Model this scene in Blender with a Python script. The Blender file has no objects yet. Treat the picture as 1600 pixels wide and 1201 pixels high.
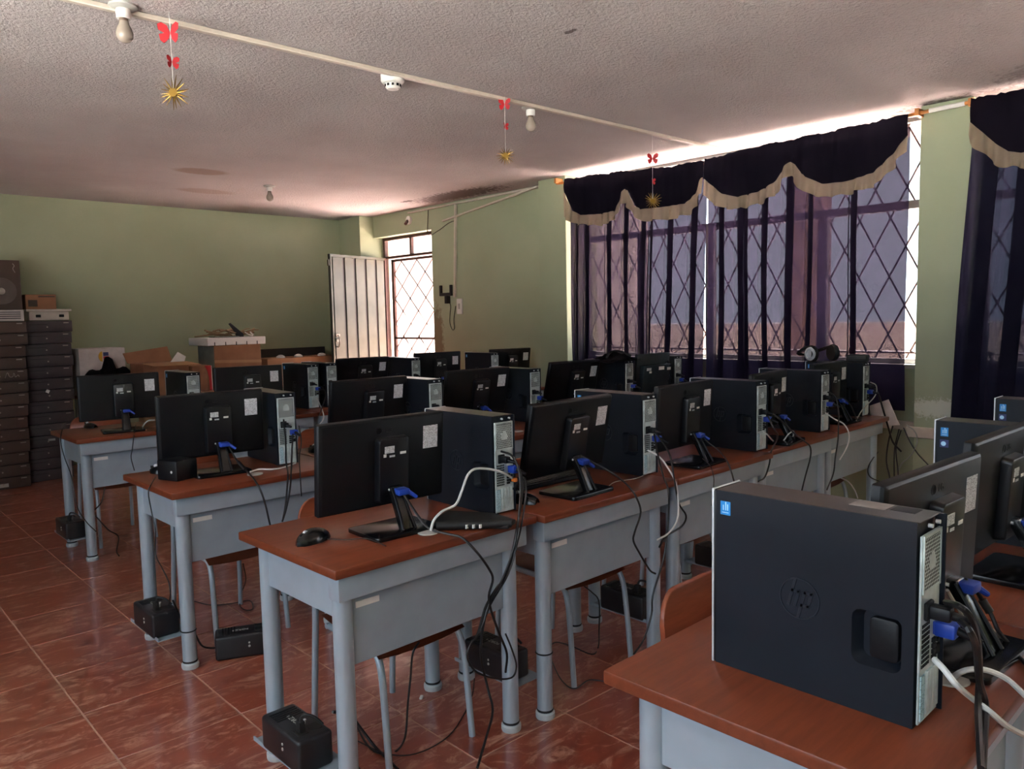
import bpy, bmesh, math, random
from mathutils import Vector, Matrix, Euler
random.seed(7)
C = bpy.context.scene.collection
SC = bpy.context.scene
PI = math.pi
# ------------------------------------------------------------------ camera, light, exposure
CAM_H, PITCH, YAW, ROLL, FPX = 1.4329, .0879, .8079, -.0211, 1217.09
fw = Vector((math.cos(YAW)*math.cos(PITCH), math.sin(YAW)*math.cos(PITCH), -math.sin(PITCH)))
rt0 = Vector((math.sin(YAW), -math.cos(YAW), 0)); up0 = rt0.cross(fw)
rt = math.cos(ROLL)*rt0 + math.sin(ROLL)*up0; up = -math.sin(ROLL)*rt0 + math.cos(ROLL)*up0
cd = bpy.data.cameras.new('camera'); cam = bpy.data.objects.new('camera', cd); C.objects.link(cam)
cam.matrix_world = Matrix(((rt.x, up.x, -fw.x, 0), (rt.y, up.y, -fw.y, 0), (rt.z, up.z, -fw.z, CAM_H), (0, 0, 0, 1)))
cd.sensor_width = 36; cd.lens = FPX/1600*36; cd.clip_start = .02
SC.camera = cam
SKY = 3.0
w = bpy.data.worlds.new('sky'); SC.world = w; w.use_nodes = True
bg = w.node_tree.nodes['Background']; bg.inputs[0].default_value = (.76, .88, 1.0, 1); bg.inputs[1].default_value = SKY
sd = bpy.data.lights.new('sun', 'SUN'); sd.energy = 105; sd.angle = .03; sd.color = (1, .97, .92)
so = bpy.data.objects.new('sun', sd); C.objects.link(so)
so.rotation_euler = Vector((-.36, -.26, -.9)).to_track_quat('-Z', 'Y').to_euler()
def portal(name, loc, rot, sx, sy):
    d = bpy.data.lights.new(name, 'AREA'); d.shape = 'RECTANGLE'; d.size = sx; d.size_y = sy
    d.cycles.is_portal = True
    o = bpy.data.objects.new(name, d); C.objects.link(o); o.location = loc; o.rotation_euler = rot
portal('daylight_opening', (-1.37, 1.2, 1.7), (0, -PI/2, 0), 1.6, 5.0)
portal('daylight_opening', (5.66, 3.37, 1.85), (0, PI/2, 0), 1.7, 3.05)
portal('daylight_opening', (5.66, -.1, 1.85), (0, PI/2, 0), 1.7, 3.3)
portal('daylight_opening', (5.85, 7.72, 1.25), (0, PI/2, 0), 2.4, 1.15)
SC.view_settings.view_transform = 'Standard'; SC.view_settings.look = 'None'
SC.view_settings.gamma = 1; SC.view_settings.use_curve_mapping = False
SC.view_settings.exposure = 0.70
SC.cycles.use_denoising = True
SC.cycles.max_bounces = 10; SC.cycles.diffuse_bounces = 5; SC.cycles.transparent_max_bounces = 16
SC.cycles.caustics_reflective = False; SC.cycles.caustics_refractive = False
SC.cycles.sample_clamp_indirect = 25

# ------------------------------------------------------------------ materials
def lin(h):
    v = [int(h[i:i+2], 16)/255 for i in (0, 2, 4)]
    return tuple(c/12.92 if c <= .04045 else ((c+.055)/1.055)**2.4 for c in v) + (1,)
class N:
    def __init__(s, name):
        s.m = bpy.data.materials.new(name); s.m.use_nodes = True; s.t = s.m.node_tree
        s.b = s.t.nodes['Principled BSDF']; s.out = s.t.nodes['Material Output']
    def n(s, typ, **k):
        nd = s.t.nodes.new(typ)
        for a, v in k.items():
            if a.startswith('i_'):
                key = a[2:]; key = int(key) if key.isdigit() else key.replace('_', ' ')
                if hasattr(v, 'bl_idname') or isinstance(v, bpy.types.NodeSocket): s.t.links.new(v, nd.inputs[key])
                else: nd.inputs[key].default_value = v
            else: setattr(nd, a, v)
        return nd
    def l(s, a, b): s.t.links.new(a, b)
    def coord(s, kind='Object'): return s.n('ShaderNodeTexCoord').outputs[kind]
    def world(s): return s.n('ShaderNodeNewGeometry').outputs['Position']
    def noise(s, vec, scale, detail=3, rough=.5, dist=0):
        nd = s.n('ShaderNodeTexNoise'); nd.inputs['Scale'].default_value = scale; nd.inputs['Detail'].default_value = detail
        nd.inputs['Roughness'].default_value = rough; nd.inputs['Distortion'].default_value = dist
        s.l(vec, nd.inputs['Vector']); return nd.outputs['Fac']
    def ramp(s, fac, stops):
        r = s.n('ShaderNodeValToRGB'); s.l(fac, r.inputs[0]); e = r.color_ramp.elements
        while len(e) < len(stops): e.new(.5)
        for el, (p, c) in zip(e, stops): el.position = p; el.color = c if len(c) == 4 else tuple(c)+(1,)
        return r.outputs[0]
    def mix(s, fac, a, b, mode='MIX'):
        x = s.n('ShaderNodeMix', data_type='RGBA', blend_type=mode)
        for sock, v in ((x.inputs[0], fac), (x.inputs[6], a), (x.inputs[7], b)):
            if isinstance(v, bpy.types.NodeSocket): s.l(v, sock)
            else: sock.default_value = v
        return x.outputs[2]
    def math(s, op, a, b=0.0, clamp=False):
        x = s.n('ShaderNodeMath', operation=op, use_clamp=clamp)
        for sock, v in ((x.inputs[0], a), (x.inputs[1], b)):
            if isinstance(v, bpy.types.NodeSocket): s.l(v, sock)
            else: sock.default_value = v
        return x.outputs[0]
    def bump(s, h, strength=.3, dist=.01):
        b = s.n('ShaderNodeBump'); b.inputs['Strength'].default_value = strength; b.inputs['Distance'].default_value = dist
        s.l(h, b.inputs['Height']); s.l(b.outputs[0], s.b.inputs['Normal'])
    def spot(s, vec, c, r, nz=None, amp=.8):
        """1 inside an ellipsoid of radii r about c, 0 outside, with a ragged rim"""
        d = s.n('ShaderNodeVectorMath', operation='SUBTRACT'); s.l(vec, d.inputs[0]); d.inputs[1].default_value = c
        q = s.n('ShaderNodeVectorMath', operation='DIVIDE'); s.l(d.outputs[0], q.inputs[0]); q.inputs[1].default_value = r
        ln = s.n('ShaderNodeVectorMath', operation='LENGTH'); s.l(q.outputs[0], ln.inputs[0])
        v = ln.outputs['Value']
        if nz is not None: v = s.math('ADD', v, s.math('MULTIPLY', s.math('SUBTRACT', nz, .5), amp*2))
        mr = s.n('ShaderNodeMapRange'); s.l(v, mr.inputs[0]); mr.inputs[1].default_value = 1.0; mr.inputs[2].default_value = .7
        return mr.outputs[0]
    def set(s, col=None, rough=None, metal=None, spec=None, coat=None):
        b = s.b
        for k, v in (('Base Color', col), ('Roughness', rough), ('Metallic', metal), ('Specular IOR Level', spec), ('Coat Weight', coat)):
            if v is None: continue
            if isinstance(v, bpy.types.NodeSocket): s.l(v, b.inputs[k])
            else: b.inputs[k].default_value = v
        return s.m
def simple(name, hexc, rough=.5, metal=0, spec=.5, var=.12, scale=14, bump=0):
    """plain material with a little procedural unevenness"""
    m = N(name); co = m.coord(); nz = m.noise(co, scale, 4)
    c = lin(hexc); d = tuple(x*(1-var) for x in c[:3])+(1,); l_ = tuple(min(1, x*(1+var)) for x in c[:3])+(1,)
    m.set(m.ramp(nz, [(.3, d), (.7, l_)]), rough, metal, spec)
    if bump: m.bump(m.noise(co, scale*8, 3), bump, .002)
    return m.m
M = {}
def mk_ceiling():
    m = N('ceiling_plaster'); P = m.world()
    big = m.noise(P, 1.2, 4); fine = m.noise(P, 105, 4, .65); rag = m.noise(P, 9, 5, .7); streak = m.noise(P, 26, 4, .7)
    col = m.ramp(big, [(.3, lin('b5aeae')), (.7, lin('c6c0c0'))])
    st = m.math('MAXIMUM', m.spot(P, (2.77, 6.64, 2.7), (.24, .16, 1), rag, .3), m.math('MULTIPLY', m.spot(P, (3.2, 7.6, 2.7), (.30, .16, 1), rag, .3), .7))
    col = m.mix(m.math('MULTIPLY', st, .55), col, lin('94704e'))
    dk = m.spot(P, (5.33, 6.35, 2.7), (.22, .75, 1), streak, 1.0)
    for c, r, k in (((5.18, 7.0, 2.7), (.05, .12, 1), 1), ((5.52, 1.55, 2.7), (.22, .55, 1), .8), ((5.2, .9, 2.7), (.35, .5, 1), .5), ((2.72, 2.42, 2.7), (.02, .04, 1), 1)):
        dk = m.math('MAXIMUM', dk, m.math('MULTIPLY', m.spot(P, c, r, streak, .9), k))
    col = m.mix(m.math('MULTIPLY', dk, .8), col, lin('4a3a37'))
    m.set(col, .95, 0, .2); m.bump(m.math('ADD', fine, m.math('MULTIPLY', m.noise(P, 46, 3), .9)), .8, .018)
    return m.m
def mk_wall():
    m = N('green_wall_paint'); P = m.world()
    big = m.noise(P, 1.1, 4); fine = m.noise(P, 45, 4, .6)
    col = m.ramp(big, [(.3, lin('98a285')), (.7, lin('a6af93'))])
    rag = m.noise(P, 14, 5, .7)
    d = m.spot(P, (5.6, 7.1, 1.2), (.4, .15, .42), rag, .7)
    col = m.mix(m.math('MULTIPLY', d, .75), col, lin('6b5238'))
    c = m.spot(P, (5.4, 1.65, .78), (.3, .3, .07), m.noise(P, 40, 4, .8), 1.2)
    col = m.mix(m.math('MULTIPLY', c, .8), col, lin('d5dccf'))
    m.set(col, .55, 0, .35); m.bump(fine, .12, .004); return m.m
def mk_tile():
    m = N('red_marbled_tile'); co = m.coord(); oi = m.n('ShaderNodeObjectInfo')
    off = m.n('ShaderNodeVectorMath', operation='SCALE'); off.inputs['Scale'].default_value = 40
    cx = m.n('ShaderNodeCombineXYZ'); m.l(oi.outputs['Random'], cx.inputs[0]); m.l(m.math('FRACT', m.math('MULTIPLY', oi.outputs['Random'], 17.3)), cx.inputs[1])
    m.l(cx.outputs[0], off.inputs[0])
    ad = m.n('ShaderNodeVectorMath', operation='ADD'); m.l(co, ad.inputs[0]); m.l(off.outputs[0], ad.inputs[1])
    mp = m.n('ShaderNodeMapping'); m.l(ad.outputs[0], mp.inputs[0]); mp.inputs['Rotation'].default_value = (0, 0, .55); mp.inputs['Scale'].default_value = (1.1, 2.3, 1)
    cloud = m.noise(mp.outputs[0], 3.2, 5, .6, .6); vein = m.noise(mp.outputs[0], 5.5, 8, .72, 1.6)
    col = m.ramp(cloud, [(.28, lin('7b3727')), (.5, lin('88402d')), (.75, lin('974e38'))])
    v = m.ramp(vein, [(.50, (0, 0, 0)), (.68, (1, 1, 1))])
    col = m.mix(m.math('MULTIPLY', v, .68), col, lin('d8ac90'))
    sp = m.ramp(m.noise(ad.outputs[0], 60, 3, .7), [(.66, (0, 0, 0)), (.74, (1, 1, 1))])
    col = m.mix(m.math('MULTIPLY', sp, .35), col, lin('caa082'))
    r = m.math('ADD', .276, m.math('MULTIPLY', m.noise(m.world(), 3, 4), .04))
    m.b.inputs['Coat Roughness'].default_value = .06; m.set(col, r, 0, .8, .45); return m.m
def mk_wood(name, a, b, rough=.32):
    m = N(name); co = m.coord()
    mp = m.n('ShaderNodeMapping'); m.l(co, mp.inputs[0]); mp.inputs['Scale'].default_value = (1.2, 14, 14)
    g = m.noise(mp.outputs[0], 3.0, 5, .62, .4); f = m.noise(mp.outputs[0], 16, 3, .6)
    col = m.ramp(m.math('ADD', m.math('MULTIPLY', g, .75), m.math('MULTIPLY', f, .25)), [(.32, lin(a)), (.68, lin(b))])
    m.set(col, rough, 0, .45); return m.m
def mk_glass():
    m = N('window_glass'); t = m.n('ShaderNodeBsdfTransparent'); g = m.n('ShaderNodeBsdfGlossy'); g.inputs['Roughness'].default_value = .02
    x = m.n('ShaderNodeMixShader'); x.inputs[0].default_value = .06; m.l(t.outputs[0], x.inputs[1]); m.l(g.outputs[0], x.inputs[2]); m.l(x.outputs[0], m.out.inputs[0]); return m.m
def mk_cloth(name, hexc, see, tint, trans=.5, weave=260):
    m = N(name); co = m.coord(); nz = m.noise(co, 5, 4); wv = m.noise(co, weave, 2)
    c = lin(hexc); col = m.ramp(nz, [(.3, tuple(x*.85 for x in c[:3])), (.7, tuple(x*1.15 for x in c[:3]))])
    d = m.n('ShaderNodeBsdfDiffuse'); m.l(col, d.inputs[0]); tl = m.n('ShaderNodeBsdfTranslucent'); m.l(col, tl.inputs[0])
    a = m.n('ShaderNodeMixShader'); a.inputs[0].default_value = trans; m.l(d.outputs[0], a.inputs[1]); m.l(tl.outputs[0], a.inputs[2])
    tr = m.n('ShaderNodeBsdfTransparent'); tr.inputs[0].default_value = tint
    x = m.n('ShaderNodeMixShader'); m.l(m.math('MULTIPLY', m.math('ADD', wv, .5), see), x.inputs[0]); m.l(a.outputs[0], x.inputs[1]); m.l(tr.outputs[0], x.inputs[2])
    m.l(x.outputs[0], m.out.inputs[0]); return m.m
def mk_print(name, paper, ink, sx, sy, dens=.5):
    """paper with rows of tiny print: flat marks only"""
    m = N(name); co = m.coord('Generated'); s = m.n('ShaderNodeSeparateXYZ'); m.l(co, s.inputs[0])
    row = m.math('FRACT', m.math('MULTIPLY', s.outputs[2], sy)); on = m.math('GREATER_THAN', row, .5)
    cb = m.n('ShaderNodeCombineXYZ'); m.l(m.math('MULTIPLY', s.outputs[0], sx), cb.inputs[0]); m.l(m.math('FLOOR', m.math('MULTIPLY', s.outputs[2], sy)), cb.inputs[2])
    wd = m.n('ShaderNodeTexWhiteNoise'); fl = m.n('ShaderNodeVectorMath', operation='FLOOR'); m.l(cb.outputs[0], fl.inputs[0]); m.l(fl.outputs[0], wd.inputs[0])
    k = m.math('MULTIPLY', on, m.math('LESS_THAN', wd.outputs['Value'], dens))
    m.set(m.mix(m.math('MULTIPLY', k, .6), lin(paper), lin(ink)), .6); return m.m
M['ceiling'] = mk_ceiling(); M['wall'] = mk_wall(); M['tile'] = mk_tile(); M['glass'] = mk_glass()
M['grout'] = simple('tile_grout', 'b08d78', .9)
M['top'] = mk_wood('red_wood_laminate', '64301d', '7c3f28')
M['seat'] = mk_wood('red_plywood', '703520', '8a472c', .35)
M['steel'] = simple('grey_blue_painted_steel', 'a0b0bc', .30, .2, .5, .05)
M['panel'] = simple('grey_blue_painted_panel', '8f9ea9', .40, 0, .45, .05)
M['cap'] = simple('grey_plastic_foot', 'b4bcc0', .6)
M['black'] = simple('black_case_plastic', '0f1014', .45, 0, .3, .15, 9)
M['case'] = simple('black_sheet_metal', '141922', .48, 0, .25, .18, 5, .05)
M['logo'] = simple('case_logo_lit_relief', '20262f', .3)  # paler than the case, painting in highlights on the relief edges
M['cloth'] = simple('black_cloth', '0b0b0d', .95, 0, .1)
M['oldscreen'] = simple('glossy_plastic_with_sheen_tone', '2c3438', .24)  # grey-blue tone stands in for light reflecting off the rear cover
M['casetop'] = simple('dusty_black_metal_with_sheen', '37322f', .36, 0, .5, .2, 6)  # brown tone paints dust plus the warm sheen on case tops
M['screen'] = simple('black_glossy_screen', '0a0a0c', .12)
M['gloss'] = simple('black_gloss_plastic', '121214', .2, 0, .5)
M['housing'] = simple('dark_housing_plastic', '121317', .34, 0, .5, .15)
M['zinc'] = simple('galvanised_steel', 'bcc8c8', .42, .2, .5, .2, 30)
M['dark'] = simple('dark_cavity', '08090a', .8)
M['silver'] = simple('silver_bezel_plastic', 'c9cdd2', .35, .2)
M['white'] = simple('white_plastic', 'dcdcd8', .5, 0, .5, .05)
M['pale'] = simple('pale_grey_plastic', 'a9aaa5', .5)
M['blue'] = simple('blue_connector_plastic', '1d3fa0', .4)
M['skyblue'] = simple('light_blue_sticker', '1d86d0', .35, 0, .5, .1)
M['stickerglyph'] = simple('white_sticker_print', 'a8d6f2', .4)
M['orange'] = simple('orange_plastic', 'd9772a', .45)
M['gold'] = simple('gold_tinsel', '86692a', .35, .7)
M['red'] = simple('red_ribbon', 'b01f28', .55)
M['rubber'] = simple('black_rubber', '141414', .6)
M['cable_black'] = simple('black_cable_sheath', '141416', .4); M['cable_dark'] = simple('dark_brown_cable_sheath', '2a201d', .5)
M['cable_white'] = simple('white_cable_sheath', 'cfd2d2', .45); M['cable_pale'] = simple('pale_cable_sheath', '9b9d98', .5)
M['ups'] = simple('black_regulator_plastic', '201f22', .4, 0, .45, .2)
M['kraft'] = simple('kraft_cardboard', '8f674c', .85, 0, .3, .12, 8); M['kraftlight'] = simple('light_kraft_cardboard', 'a88260', .85, 0, .3, .1, 8)
M['greybox'] = simple('grey_printed_cardboard', '8c8e86', .8)
M['foam'] = simple('white_foam', 'd8d5d2', .9, 0, .2, .04, 60, .2)
M['oldcase'] = simple('brown_black_old_case_hazed', '4c3e37', .55, 0, .4, .15, 6); M['oldcase_violet'] = simple('charcoal_old_case_hazed', '463f41', .5, 0, .4, .15, 6)  # both colours lifted to paint in the haze over the stacks
M['badge'] = simple('silver_badge', '9b948c', .4, .4)
M['rod'] = simple('orange_wood_rod', 'b8793c', .45); M['pvc'] = simple('ivory_cable_duct', 'c9bfb2', .5, 0, .4, .06)
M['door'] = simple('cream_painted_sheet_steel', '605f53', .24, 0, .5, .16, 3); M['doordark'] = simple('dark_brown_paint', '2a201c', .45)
M['rust'] = simple('red_brown_bar_paint', '4c2f27', .5, 0, .4, .2, 30)
M['alu'] = simple('grey_window_frame', '8d8c8a', .5)
M['curtain'] = mk_cloth('purple_sheer_curtain', '241e30', .045, (.95, .83, .92, 1), .35)
M['curtaindark'] = mk_cloth('navy_sheer_curtain', '1c1b2a', .012, (.7, .75, .95, 1), .25)
M['valance'] = mk_cloth('navy_valance_cloth', '17141d', .002, (.6, .5, .8, 1), .15)
M['ruffle'] = mk_cloth('cream_ruffle_cloth', 'a89a86', .03, (1, .95, .85, 1), .5, 120)
M['bulbglass'] = simple('frosted_bulb_glass', '93897e', .15, 0, .5, .05); M['brass'] = simple('dull_lamp_cap', '6b5c4e', .5, .4)
M['paper'] = mk_print('printed_label', 'd3d5da', '44464c', 14, 22, .5)
M['tag'] = mk_print('silver_tag', 'c9cbce', '2d2e31', 9, 7, .45)
M['toplabel'] = simple('worn_grey_label', '8f8884', .6, 0, .4, .2, 30)
M['bluetag'] = mk_print('light_blue_rating_label', 'a9c6cf', '3d5560', 5, 26, .4)
M['concrete'] = simple('sunlit_concrete_yard', 'b9b6b2', .9, 0, .2, .1, 2)
M['pink'] = simple('terracotta_ground', 'e0c4bc', .9, 0, .2, .15, 2)
M['plaster_out'] = simple('outside_white_wall', 'aca7a1', .9); M['brick_out'] = simple('outside_brick_red', '6f5a55', .9)
M['cartonwhite'] = simple('white_carton', 'cdc3bf', .8); M['yellow'] = simple('yellow_print', 'c8982c', .7); M['navy'] = simple('navy_print', '38406e', .7)
M['clearbox'] = simple('cloudy_clear_plastic', 'b9b0a6', .25, 0, .5, .12, 12)
M['twig'] = simple('dry_twig', '8a7358', .9)
M['grille_slat'] = simple('pale_grey_front_panel', 'b9b4b2', .5)
M['speakercone'] = simple('grey_speaker_cone', '5b5049', .6)

# ------------------------------------------------------------------ mesh helpers
class MB:
    def __init__(s): s.bm = bmesh.new()
    def box(s, x0, x1, y0, y1, z0, z1, bev=0, seg=2, mat=None):
        r = bmesh.ops.create_cube(s.bm, size=1)
        vs = r['verts']
        bmesh.ops.scale(s.bm, vec=(x1-x0, y1-y0, z1-z0), verts=vs)
        bmesh.ops.translate(s.bm, vec=((x0+x1)/2, (y0+y1)/2, (z0+z1)/2), verts=vs)
        if mat is not None: bmesh.ops.transform(s.bm, matrix=mat, verts=vs)
        if bev:
            es = list({e for v in vs for e in v.link_edges})
            bmesh.ops.bevel(s.bm, geom=es, offset=bev, segments=seg, affect='EDGES', profile=.5, clamp_overlap=True)
        return s
    def rod(s, p0, p1, r0, r1=None, seg=12, cap=True):
        p0, p1 = Vector(p0), Vector(p1); d = p1-p0
        r1 = r0 if r1 is None else r1
        mt = Matrix.Translation((p0+p1)/2) @ d.to_track_quat('Z', 'Y').to_matrix().to_4x4()
        bmesh.ops.create_cone(s.bm, cap_ends=cap, segments=seg, radius1=r0, radius2=r1, depth=d.length, matrix=mt); return s
    def tube(s, pts, r, seg=8, smooth=5, cap=True):
        P = catmull(pts, smooth) if smooth > 1 and len(pts) > 2 else [Vector(p) for p in pts]
        rings = []; t0 = (P[1]-P[0]).normalized(); nrm = t0.orthogonal().normalized()
        for i, p in enumerate(P):
            t = (P[min(i+1, len(P)-1)]-P[max(i-1, 0)])
            t = t.normalized() if t.length > 1e-9 else t0
            nrm = (nrm - t*nrm.dot(t)); nrm = nrm.normalized() if nrm.length > 1e-6 else t.orthogonal().normalized()
            bn = t.cross(nrm)
            rr = r[min(i, len(r)-1)] if isinstance(r, (list, tuple)) else r
            rings.append([s.bm.verts.new(p + (nrm*math.cos(a)+bn*math.sin(a))*rr) for a in (2*PI*k/seg for k in range(seg))])
        for a, b in zip(rings, rings[1:]):
            for k in range(seg): s.bm.faces.new((a[k], a[(k+1) % seg], b[(k+1) % seg], b[k]))
        if cap: s.bm.faces.new(rings[0][::-1]); s.bm.faces.new(rings[-1])
        return s
    def lathe(s, prof, seg=20, mat=None):
        rings = []; mat = mat or Matrix()
        for r, z in prof:
            rings.append([s.bm.verts.new(mat @ Vector((r*math.cos(2*PI*k/seg), r*math.sin(2*PI*k/seg), z))) for k in range(seg)] if r > 1e-6 else [s.bm.verts.new(mat @ Vector((0, 0, z)))])
        for a, b in zip(rings, rings[1:]):
            for k in range(seg):
                q = [a[k % len(a)], a[(k+1) % len(a)], b[(k+1) % len(b)], b[k % len(b)]]
                q = list(dict.fromkeys(q))
                if len(q) > 2: s.bm.faces.new(q)
        if len(rings[0]) > 2: s.bm.faces.new(rings[0][::-1])
        if len(rings[-1]) > 2: s.bm.faces.new(rings[-1])
        return s
    def prism(s, poly, f, d, bev=0):
        """poly: list of (a,b); f(a,b,c)->xyz; thickness c in 0..d"""
        A = [s.bm.verts.new(f(a, b, 0)) for a, b in poly]; B = [s.bm.verts.new(f(a, b, d)) for a, b in poly]
        n = len(poly); fs = [s.bm.faces.new(A[::-1]), s.bm.faces.new(B)]
        for i in range(n): fs.append(s.bm.faces.new((A[i], A[(i+1) % n], B[(i+1) % n], B[i])))
        if bev: bmesh.ops.bevel(s.bm, geom=list({e for q in fs for e in q.edges}), offset=bev, segments=2, affect='EDGES', profile=.5, clamp_overlap=True)
        return s
    def quad(s, a, b, c, d):
        s.bm.faces.new([s.bm.verts.new(p) for p in (a, b, c, d)]); return s
    def grid(s, rows):
        V = [[s.bm.verts.new(p) for p in r] for r in rows]
        for a, b in zip(V, V[1:]):
            for k in range(len(a)-1): s.bm.faces.new((a[k], a[k+1], b[k+1], b[k]))
        return s
    def mesh(s, name, mat, ang=40):
        bmesh.ops.recalc_face_normals(s.bm, faces=s.bm.faces)
        me = bpy.data.meshes.new(name); s.bm.to_mesh(me); s.bm.free(); me.materials.append(M[mat] if isinstance(mat, str) else mat)
        me.shade_smooth(); me.set_sharp_from_angle(angle=math.radians(ang)); return me
    def obj(s, name, mat, parent=None, ang=40): return link(name, s.mesh(name, mat, ang), parent)
def catmull(pts, n):
    P = [Vector(p) for p in pts]; P = [P[0]*2-P[1]] + P + [P[-1]*2-P[-2]]; out = []
    for i in range(1, len(P)-2):
        a, b, c, d = P[i-1:i+3]
        for k in range(n):
            t = k/n; out.append(.5*((2*b)+(c-a)*t+(2*a-5*b+4*c-d)*t*t+(3*b-a-3*c+d)*t**3))
    out.append(P[-2]); return out
def link(name, me, parent=None):
    o = bpy.data.objects.new(name, me); C.objects.link(o)
    if parent: o.parent = parent
    return o
def tag(o, label=None, cat=None, group=None, kind=None):
    for k, v in (('label', label), ('category', cat), ('group', group), ('kind', kind)):
        if v: o[k] = v
    return o
def thing(name, label, cat, loc=(0, 0, 0), rz=0, group=None):
    o = link(name, None); o.location = loc; o.rotation_euler = (0, 0, rz); return tag(o, label, cat, group)
def struct(o): o['kind'] = 'structure'; return o
def rounded(w, h, r, n=5):
    out = []
    for cx, cy, a0 in ((w/2-r, h/2-r, 0), (-w/2+r, h/2-r, PI/2), (-w/2+r, -h/2+r, PI), (w/2-r, -h/2+r, 1.5*PI)):
        for k in range(n+1): a = a0+PI/2*k/n; out.append((cx+r*math.cos(a), cy+r*math.sin(a)))
    return out
class Kit:
    """parts of a thing: (name, mesh, children, flag); place() copies every part and sub-part onto a new thing"""
    def __init__(s): s.parts = []
    def add(s, name, me, kids=(), flag=None, label=None): s.parts.append((name, me, kids, flag, label)); return s
    def place(s, root, skip=()):
        made = []
        for name, me, kids, flag, label in s.parts:
            if flag in skip: continue
            o = link(name, me, root); made.append((o, flag))
            if label: o['label'] = label
            for kn, km in kids: link(kn, km, o)
        return made
def text_mesh(txt, size, ext, shear=0):
    cu = bpy.data.curves.new('lettering', 'FONT'); cu.body = txt; cu.size = size; cu.extrude = ext; cu.shear = shear; cu.align_x = 'CENTER'; cu.align_y = 'CENTER'
    o = bpy.data.objects.new('lettering', cu); me = bpy.data.meshes.new_from_object(o); bpy.data.objects.remove(o); return me
def xform(me, mat): me.transform(mat); me.update(); return me

# ------------------------------------------------------------------ room shell
HC = 2.70; XW = 5.60; YB = 8.85; XL = -1.40; YF = -2.0
f = struct(MB().box(XL, XW+.2, YF, YB, -.12, -.0015).obj('floor', 'grout'))
TP = .42; ang = -.0155
def tile_mesh(n=''): return MB().box(-TP/2+.003, TP/2-.003, -TP/2+.003, TP/2-.003, -.012, 0, .001, 1).mesh('tile', 'tile')
tm = tile_mesh(); far = MB(); cnt = 0; R2 = Matrix.Rotation(ang*-1, 4, 'Z')
cells = []
for i in range(-6, 14):
    for j in range(-9, 21):
        p = Vector((.745+TP*(i+.5) , 3.115+TP*(j+.5), 0)); d = p-Vector((.745, 3.115, 0)); p = Vector((.745 + d.x + .0155*d.y, 3.115 + d.y - .0155*d.x, 0))
        if XL-.2 < p.x < XW+.3 and YF-.2 < p.y < YB+.2: cells.append(p)
def seen(p):
    q = p-Vector((0, 0, CAM_H)); z = q.dot(fw)
    if z < .3: return False
    u = 800+FPX*q.dot(rt)/z; v = 600-FPX*q.dot(up)/z
    return -160 < u < 1760 and -100 < v < 1500
vis = sorted([p for p in cells if seen(p)], key=lambda p: p.length)
near = vis[:300]; nearset = {tuple(p) for p in near}
for p in near:
    o = link('tile', tm, f); o.location = p; o.rotation_euler = (0, 0, ang)
for p in cells:
    if tuple(p) not in nearset: far.box(p.x-TP/2+.003, p.x+TP/2-.003, p.y-TP/2+.003, p.y+TP/2-.003, -.012, 0)
tag(far.obj('tiles_out_of_view', 'tile', f), kind='stuff')
struct(MB().box(XL-.2, XW+.7, YF-.2, YB+.2, HC, HC+.15).obj('ceiling', 'ceiling'))
struct(MB().box(XL, XW+.3, YB, YB+.18, 0, HC).obj('wall_back', 'wall'))
wl = MB()
wl.box(XL-.18, XL, YF, YB, 0, .9).box(XL-.18, XL, YF, YB, 2.5, HC).box(XL-.18, XL, 3.7, YB, .9, 2.5).box(XL-.18, XL, YF, -1.3, .9, 2.5)
struct(wl.obj('wall_left', 'wall'))
wf = MB().box(XL, XW, YF-.18, YF, 0, HC)
struct(wf.obj('wall_front', 'wall'))
wr = MB()
wr.box(XW, XW+.22, -2.0, 4.9, 0, 1.02)                       # below the windows
wr.box(XW, XW+.22, 5.22, 7.14, 0, HC)                        # between pilaster and door
wr.box(XW, XW+.22, 7.14, 8.33, 2.436, HC)                    # beam over the door
wr.box(5.44, XW+.3, 8.53, YB, 0, HC)                         # behind the open door
struct(wr.obj('wall_right', 'wall'))
for y0, y1, x0 in ((1.545, 1.845, 5.40), (4.89, 5.235, 5.40), (8.31, 8.54, 5.40)):
    struct(MB().box(x0, XW+.24, y0, y1, 0, HC, .004, 1).obj('pillar', 'wall'))
struct(MB().box(XW+.02, XW+.25, -2.0, 1.545, 1.02, 1.045).box(XW-.02, XW+.25, 1.845, 4.89, 1.02, 1.045).obj('sill', 'plaster_out'))
struct(MB().box(5.372, 5.40, 1.50, 1.88, .585, .655, .004, 1).obj('trim_1', 'pvc'))
struct(MB().box(5.575, XW, 1.845, 4.7, .60, .66, .004, 1).obj('trim_2', 'pvc'))
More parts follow.
